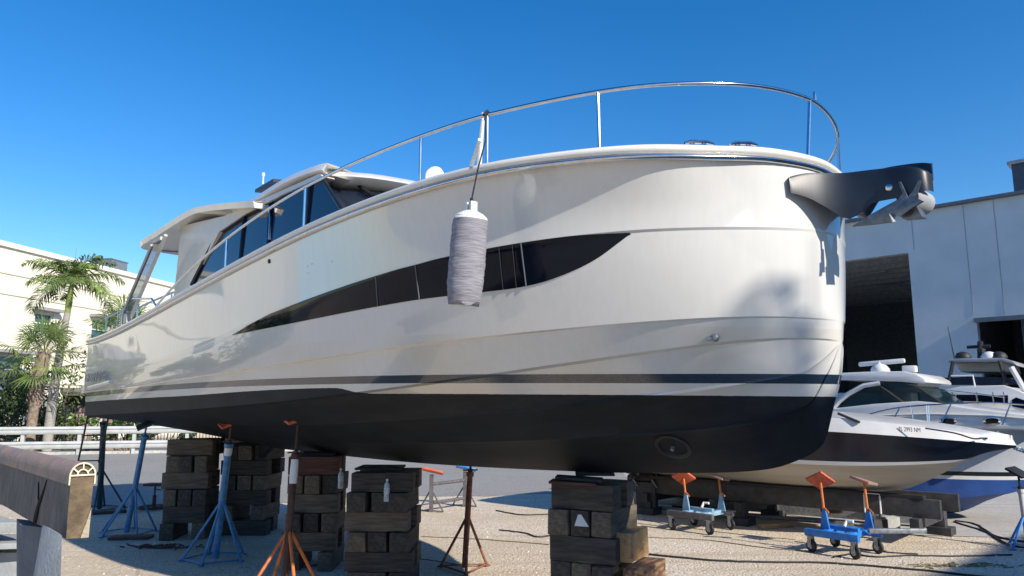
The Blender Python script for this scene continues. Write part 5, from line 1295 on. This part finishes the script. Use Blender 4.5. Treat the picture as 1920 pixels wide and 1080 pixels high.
mb = MB(); mb.tube(spline([FB3.p(x, y, 1.2) for x, y in ((1608, 785), (1650, 771), (1705, 762), (1780, 757), (1850, 755), (1895, 757), (1935, 760))], 4), .014, 6); mb.build('top_rail', STEEL, r3)
for q in ((1686, 766, 1669, 797), (1708, 762, 1716, 801), (1738, 760, 1740, 801), (1742, 760, 1743, 801), (1783, 757, 1763, 798), (1895, 757, 1879, 797)):
    mb = MB(); mb.tube([FB3.p(q[0], q[1], 1.2), FB3.p(q[2], q[3], 1.25)], .012, 6); mb.build('stanchion', STEEL, r3)
mb = MB(); rg = random.Random(4)
P = [FB3.p(x, y, 1.15) + Vector((0, .12, 0)) for x, y in ((1872, 812), (1888, 822), (1902, 836), (1925, 846))]
for k, p in enumerate(spline(P, 5)): mb.lathe(p, [(.03, -.02), (.045, 0), (.03, .02)], 8, axis=(rg.uniform(-1, 1), rg.uniform(-1, 1), .5))
mb.build('anchor_chain', mat('blue_grey_cover', (.06, .14, .24), .5, col2=(.45, .47, .48), scale=25), ec)
# flybridge yacht farther back
FB4 = Frame((14.6, 19.0), 139); fy = empty('flybridge_yacht', FB4.o, R(139), label='white flybridge motor yacht with dark windows farthest right behind the cruiser', cat='boat')
slabF(FB4, fy, [(1750, 800), (1757, 752), (1764, 737), (1775, 729), (1800, 724), (1882, 722), (1900, 728), (1935, 742), (1935, 800)], 1.9, -1.9, 'deck_house', WHG, bevel=.06)
slabF(FB4, fy, [(1758, 762), (1850, 765), (1935, 775), (1990, 792), (1990, 880), (1755, 880)], 2.2, -2.2, 'hull', WHG, bevel=.06)
for q in ([(1766, 740), (1790, 740), (1790, 751), (1768, 751)], [(1793, 740), (1829, 740), (1831, 753), (1793, 752)], [(1832, 740), (1860, 742), (1862, 755), (1833, 753)], [(1863, 742), (1890, 741), (1890, 758), (1865, 756)], [(1897, 750), (1905, 745), (1925, 752), (1925, 768), (1898, 762)]):
    slabF(FB4, fy, q, 1.925, 1.85, 'side_window', NAVYG, bevel=0)
slabF(FB4, fy, [(1771, 708), (1815, 706), (1895, 708), (1905, 722), (1773, 722)], 1.6, -1.6, 'flybridge_screen', TINT, bevel=0)
slabF(FB4, fy, [(1777, 680), (1780, 674), (1800, 672), (1880, 671), (1897, 676), (1908, 686), (1895, 682), (1880, 678), (1786, 679)], 1.6, -1.6, 'hardtop', mat('top_grey', (.30, .31, .33), .4), bevel=.02)
slabF(FB4, fy, [(1790, 680), (1885, 680), (1890, 697), (1800, 697)], 1.0, -1.4, 'top_liner', CREAM, bevel=.02)
mb = MB(); mb.tube([FB4.p(1787, 678, 1.6), FB4.p(1780, 712, 1.6)], .05, 6); mb.build('top_strut', BLACK, fy)
mb = MB(); mb.tube([FB4.p(1874, 676, 1.6), FB4.p(1887, 718, 1.6)], .05, 6); mb.build('top_strut', BLACK, fy)
mb = MB(); mb.tube([FB4.p(1896, 688, 1.65), FB4.p(1925, 738, 1.65)], .07, 6); mb.build('arch', WHG, fy)
mb = MB(); mb.tube([FB4.p(1838, 672, .5), FB4.p(1838, 640, .5)], .07, 8); mb.tube([FB4.p(1813, 651, .5), FB4.p(1857, 649, .5)], .05, 6); mb.lathe(FB4.p(1840, 658, .6), [(.0, -.1), (.1, -.05), (.1, .05), (0, .1)], 10); mb.build('mast', BLACK, fy)
for px, m_ in ((1806, BLACK), (1855, WHG), (1873, BLACK)): mb = MB(); mb.lathe(FB4.p(px, 672, .8), [(.2, 0), (.2, .05), (.15, .14), (.05, .18), (0, .185)], 14); mb.build('satellite_dome', m_, fy, smooth=60)
mb = MB(); mb.tube([FB4.p(1790, 674, 1.5), FB4.p(1783, 640, 1.5), FB4.p(1777, 612, 1.5)], [.02, .014, .008], 6); mb.build('whip_antenna', BLACK, fy)
mb = MB(); mb.tube([FB4.p(1762, 734, 2.1), FB4.p(1784, 733, 2.1), FB4.p(1830, 738, 2.1), FB4.p(1885, 745, 2.1)], .018, 6)
for q in (1762, 1785, 1831, 1861, 1881): mb.tube([FB4.p(q, 735, 2.1), FB4.p(q + 3, 758, 2.1)], .016, 6)
mb.build('side_rail', STEEL, fy)
mb = MB(); mb.tube([FB4.p(1783, 705, 1.62), FB4.p(1824, 704, 1.62), FB4.p(1828, 724, 1.62)], .025, 6); mb.build('screen_rail', WHG, fy)

# ================================================================== rack and trailer gear under the stored boats
rk = empty('boat_rack', FB2.w(4, 0, 0), R(137), label='long dark steel rack beam on block feet under the runabout', cat='boat rack')
RKM = mat('rack_dark', (.045, .045, .048), .6, var=.3, scale=8, bump=.2); off = Vector((4, 0, 0))
def F2(s, b, z): return Vector((s - 4, b, z))
for nm, c, sz, m_ in (('top_pad', F2(3.6, .12, .655), (4.9, .16, .05), BLACK), ('beam', F2(3.55, .12, .50), (5.2, .10, .26), RKM), ('beam', F2(3.55, -.9, .50), (5.2, .10, .26), RKM)):
    mb = MB(); mb.box(c, sz); mb.build(nm, m_, rk, bevel=.006)
for s in (1.25, 3.9, 5.7):
    mb = MB(); mb.box(F2(s, -.4, .30), (.12, 1.5, .14)); mb.build('cross_member', RKM, rk)
    for b in ((.2, -1.0) if s > 2 else (-1.0,)): mb = MB(); mb.box(F2(s, b, .12), (.16, .16, .24)); mb.box(F2(s, b, .06), (.34, .3, .12)); mb.build('foot', RKM, rk, bevel=.006)
mb = MB(); a, b = F2(1.95, .19, .66), F2(1.95, .19, .38); mb.tube([a, b], .013, 6); mb.tube([a + Vector((-.22, 0, .0)), b + Vector((-.22, 0, 0))], .013, 6); mb.tube([a, a + Vector((-.22, 0, 0))], .013, 6); mb.build('clamp_bracket', PVC, rk)
p = gnd(1655, 990)
e = empty('post_foot', (p.x, p.y, 0), label='galvanised post in a white block foot under the rack front', cat='support post')
mb = MB(); mb.box((0, 0, .36), (.07, .07, .6)); mb.build('post', GALV, e, bevel=.004)
mb = MB(); mb.box((.12, .05, .09), (.26, .26, .18)); mb.build('foot', CONC, e, bevel=.012); mb = MB(); mb.box((-.09, -.12, .08), (.22, .05, .15)); mb.build('foot_plate', RKM, e)
mb = MB(); mb.box((.22, .1, .3), (.05, .05, .34)); mb.box((.14, .1, .46), (.2, .05, .04)); mb.build('side_bracket', GALV, e)
def pole(a, b, r, m_, label, cat='pole', name='steel_pole', sq=False):
    A_, B_ = Vector(a), Vector(b); mb = MB()
    if sq:
        d_ = B_ - A_; mb.box((0, 0, 0), (d_.length, r * 2, r * 2), rz=0); o = mb.build(name, m_, None, bevel=.004); o.location = (A_ + B_) / 2; o.rotation_euler = (0, -math.atan2(d_.z, math.hypot(d_.x, d_.y)), math.atan2(d_.y, d_.x))
    else:
        c = (A_ + B_) / 2; mb.tube([A_ - c, B_ - c], r, 10); o = mb.build(name, m_, None); o.location = c
    return tag(o, label=label, cat=cat)
a = gnd(1150, 925, .0); b = gnd(1790, 985)
pole(gnd(1150, 931, .13), gnd(1760, 976, .13), .075, GALV, 'thick galvanised tube lying behind the dollies', sq=True, name='steel_tube', cat='steel tube')
pole(gnd(1160, 913, .42), gnd(1620, 948, .42), .05, mat('galv_light', (.46, .48, .50), .4, .5, var=.1), 'pale upper trailer tube under the rack beam', name='steel_tube', cat='steel tube')
pole(gnd(1150, 945, .09), gnd(1600, 983, .09), .035, GALV, 'thin pale bar lying between the two dollies', name='steel_bar', cat='steel bar')
# black box and buoy-like lumps on the trailer tubes
p = gnd(1305, 945, .2); 
mb = MB(); mb.box((0, 0, .16), (.42, .2, .30)); o = mb.build('battery_box', BLACK, None, bevel=.02); o.location = (p.x, p.y, .1); tag(o, label='dark box sitting on the tubes behind the first dolly', cat='box')
for px, py, lab, s in ((1370, 940, 'flat black rubber lump right of the first dolly', (.5, .2, .14)), (1560, 965, 'small black hump behind the blue dolly', (.34, .16, .18))):
    p = gnd(px, py, .2); mb = MB(); mb.box((0, 0, 0), s); o = mb.build('rubber_chock', BLACK, None, bevel=.05); o.location = (p.x, p.y, .2 + s[2] / 2 + .02); tag(o, label=lab, cat='chock')
# stern drive seen under the yacht keel
p = gnd(1208, 925, .35); e = empty('stern_drive', (p.x, p.y, .0), R(-20), label='black propeller drive leg beside the timber stack', cat='stern drive')
mb = MB(); mb.tube([(-.30, 0, .62), (-.2, 0, .62), (.25, 0, .62), (.62, 0, .55)], [.05, .11, .12, .01], 14); mb.box((.05, 0, .85), (.3, .08, .5)); mb.build('gear_housing', BLACK, e)
for x in (-.12, .22):
    mb = MB()
    for k in range(4):
        w = k * math.pi / 2 + .4; mb.box((x, .13 * math.cos(w), .62 + .13 * math.sin(w)), (.03, .14, .16), rot=Matrix.Rotation(w, 3, 'X') @ Matrix.Rotation(.5, 3, 'Y'))
    mb.build('propeller', mat('propeller_metal', (.30, .31, .33), .35, .8), e)
mb = MB(); mb.box((0.05, 0, .28), (.35, .3, .56)); mb.build('stand_block', RKM, e)

# ---- wheeled boat dollies
def dolly(c, rot, label, frame, low, seed, S_=.62, posth=.80, ext=None, padm=(ORANGE, ORANGE)):
    e = empty('boat_dolly', (c[0], c[1], 0), rot, label=label, cat='boat dolly', group='wheeled boat dollies'); h = .26
    for (x, y) in ((-S_ / 2, -S_ / 2), (S_ / 2, -S_ / 2), (S_ / 2, S_ / 2), (-S_ / 2, S_ / 2)):
        w = empty('caster', (0, 0, 0)); w.parent = e
        mb = MB(); mb.lathe((x, y - .025, .085), [(.0, 0), (.05, .0), (.078, .006), (.085, .014), (.085, .036), (.078, .044), (.05, .05), (0, .05)], 20, axis=(.3, 1, 0)); mb.build('wheel', BLACK, w, smooth=50)
        mb = MB(); mb.lathe((x, y - .028, .085), [(.0, 0), (.04, .0), (.04, .056), (0, .056)], 14, axis=(.3, 1, 0)); mb.build('hub', GALV, w)
        mb = MB(); mb.box((x, y - .045, .14), (.05, .006, .14)); mb.box((x, y + .045, .14), (.05, .006, .14)); mb.box((x, y, .215), (.09, .1, .012)); mb.build('fork', GALV, w)
    mb = MB(); mb.box((0, -S_ / 2, h), (S_ + .14, .07, .09)); mb.box((0, S_ / 2, h), (S_ + .14, .07, .09)); mb.build('frame', low, e, bevel=.004)
    mb = MB(); mb.box((-.12, 0, h + .012), (.08, S_ - .07, .07)); mb.box((.2, 0, h + .012), (.08, S_ - .07, .07)); mb.box((.04, -.05, h + .06), (.42, .07, .06)); mb.build('cross_bar', frame, e, bevel=.004)
    mb = MB(); mb.tube([(.05, -.05, h + .09), (.05, .02, h + .16), (.14, .02, h + .16)], .02, 6); mb.build('jack_handle', PVC, e)
    for k, (x, y, pm) in enumerate(((-.16, -.18, padm[0]), (.24, .22, padm[1]))):
        mb = MB(); mb.prism([Vector((x - .07, y, h + .03)), Vector((x + .07, y, h + .03)), Vector((x + .02, y, h + .30)), Vector((x - .02, y, h + .30))], [Vector((x - .05, y + .06, h + .03)), Vector((x + .05, y + .06, h + .03)), Vector((x + .02, y + .04, h + .30)), Vector((x - .02, y + .04, h + .30))]); mb.build('post', frame, e, fixn=True)
        mb = MB(); T = Vector((x - .03 + .0 * k, y + .02, posth)); mb.tube([(x, y + .02, h + .2), T], .017, 8); mb.tube([(x, y + .02, h + .32), (x + .09, y - .03, h + .27)], .012, 6); mb.build('screw_rod', RUSTO, e)
        mb = MB(); mb.box(T + Vector((0, 0, .01)), (.26, .28, .035), rot=Matrix.Rotation(-.45 if k == 0 else .25, 3, 'Y') @ Matrix.Rotation(-.6 if k == 0 else -.15, 3, 'X')); mb.build('pad', pm, e, bevel=.008)
    if ext: mb = MB(); mb.box((ext[0], ext[1], h + .06), (ext[2], .07, .06), rz=ext[3]); mb.build('extension_bar', GALV, e, bevel=.004)
    return e
PADG = mat('worn_pad_grey', (.22, .19, .18), .7, col2=(.40, .18, .12), scale=9)
dolly((3.0, 12.2), R(-44), 'grey framed dolly with pale blue posts, the one nearer the timber stack', mat('pale_blue_paint', (.12, .30, .50), .5, col2=(.28, .40, .50), scale=14), GREYP, 1, S_=.66, posth=.80, padm=(ORANGE, PADG))
dolly((4.45, 10.35), R(-52), 'bright blue framed dolly with orange pad standing half in shade', BLUEB, BLUEB, 2, S_=.60, posth=.93, ext=(.55, .35, .75, .9), padm=(ORANGE, PADG))
p = gnd(1930, 1030); stand((p.x, p.y), (p.x + .02, p.y + .1, 1.02), 'pale stand with dark bracket cut by the right edge', mat('white_stand_paint', (.5, .5, .5), .6, var=.15), pad=BLACK, rod=BLACK, base_rot=.3, spread=.3, nleg=4, padsz=.24, footm=BLUEB, name='boat_stand')

# ================================================================== out of view: shade casters, mirrored plants and a building added for reflections
c0 = Vector((14.45, -3.7, 0)); sd = Vector((math.cos(R(43)), math.sin(R(43)), 0))
sb_ = empty('storage_building', c0, R(43), label='plain tan storage building out of frame that shades the lower right gravel', cat='building')
mb = MB(); mb.box((10, -7, 4.5), (30, 14, 9.0)); mb.build('wall', mat('tan_render', (.42, .38, .32), .85, var=.08), sb_); mb = MB(); mb.box((10, -7, 9.03), (30.3, 14.3, .1)); mb.build('roof', GALV, sb_)
far = empty('added_far_building', (-70, -75, 0), 0, label='added unseen building row behind the viewpoint, darkening the hull reflections', cat='building')
mb = MB(); mb.box((60, 0, 5), (150, 14, 10)); mb.build('wall', mat('far_wall', (.30, .28, .25), .9), far); mb = MB(); mb.box((60, 0, 10.2), (151, 15, .4)); mb.build('roof', GALV, far)  # added so the hull mirrors dark walls, not the bright horizon
royal_palm((11.5, -5.1, 0), 9.6, (.1, 0, 0), 'royal palm out of frame whose fronds shade the bow', 57, n=7, L_=1.9, ll=.34, r0=.12)
for k, (x, y, s, h) in enumerate(((-23, 14, 4.5, 3.4), (-24, 19, 5.0, 2.6), (-23.5, 24.5, 4.5, 3.8))):
    bush('shrub', (x, y, 0), (s, 2.5, h), 2200, ('tall shrub well outside the left edge of view', 'low broad shrub outside the left edge', 'round shrub outside left nearest the cream building')[k], 'shrub', 60 + k, DG, .16, 14)
sabal_palm((-22.5, 28.0, 0), 5.2, 'fan palm outside the left edge mirrored in the yacht side', 66, n=20, rad=1.0, trunk_r=.2)
# ================================================================== light
W = bpy.data.worlds.new('World'); scene.world = W; W.use_nodes = True
nt = W.node_tree; bg = nt.nodes['Background']
sky = nt.nodes.new('ShaderNodeTexSky'); sky.sky_type = 'NISHITA'; sky.sun_disc = False
SUN_EL = R(30); SUN_AZ = R(-46)           # azimuth measured from +X
sky.sun_elevation = SUN_EL; sky.sun_rotation = math.pi / 2 - SUN_AZ
sky.air_density = 1.0; sky.dust_density = .25; sky.ozone_density = 3.0; sky.altitude = 0
hs = nt.nodes.new('ShaderNodeHueSaturation'); hs.inputs['Saturation'].default_value = 1.38; hs.inputs['Hue'].default_value = .505
nt.links.new(sky.outputs[0], hs.inputs['Color']); nt.links.new(hs.outputs[0], bg.inputs[0]); bg.inputs[1].default_value = .135
ld = bpy.data.lights.new('sun', 'SUN'); ld.energy = 4.8; ld.angle = R(.53); ld.color = (1, .92, .80)
lo = bpy.data.objects.new('sun', ld); COL.objects.link(lo)
d = Vector((math.cos(SUN_AZ) * math.cos(SUN_EL), math.sin(SUN_AZ) * math.cos(SUN_EL), math.sin(SUN_EL)))
lo.rotation_euler = d.to_track_quat('Z', 'Y').to_euler(); lo.location = (10, -10, 20)
vs = scene.view_settings; vs.view_transform = 'Standard'; vs.look = 'None'; vs.exposure = 0.42; vs.gamma = 1.0
scene.render.engine = 'CYCLES'; scene.cycles.use_denoising = True; scene.cycles.max_bounces = 8
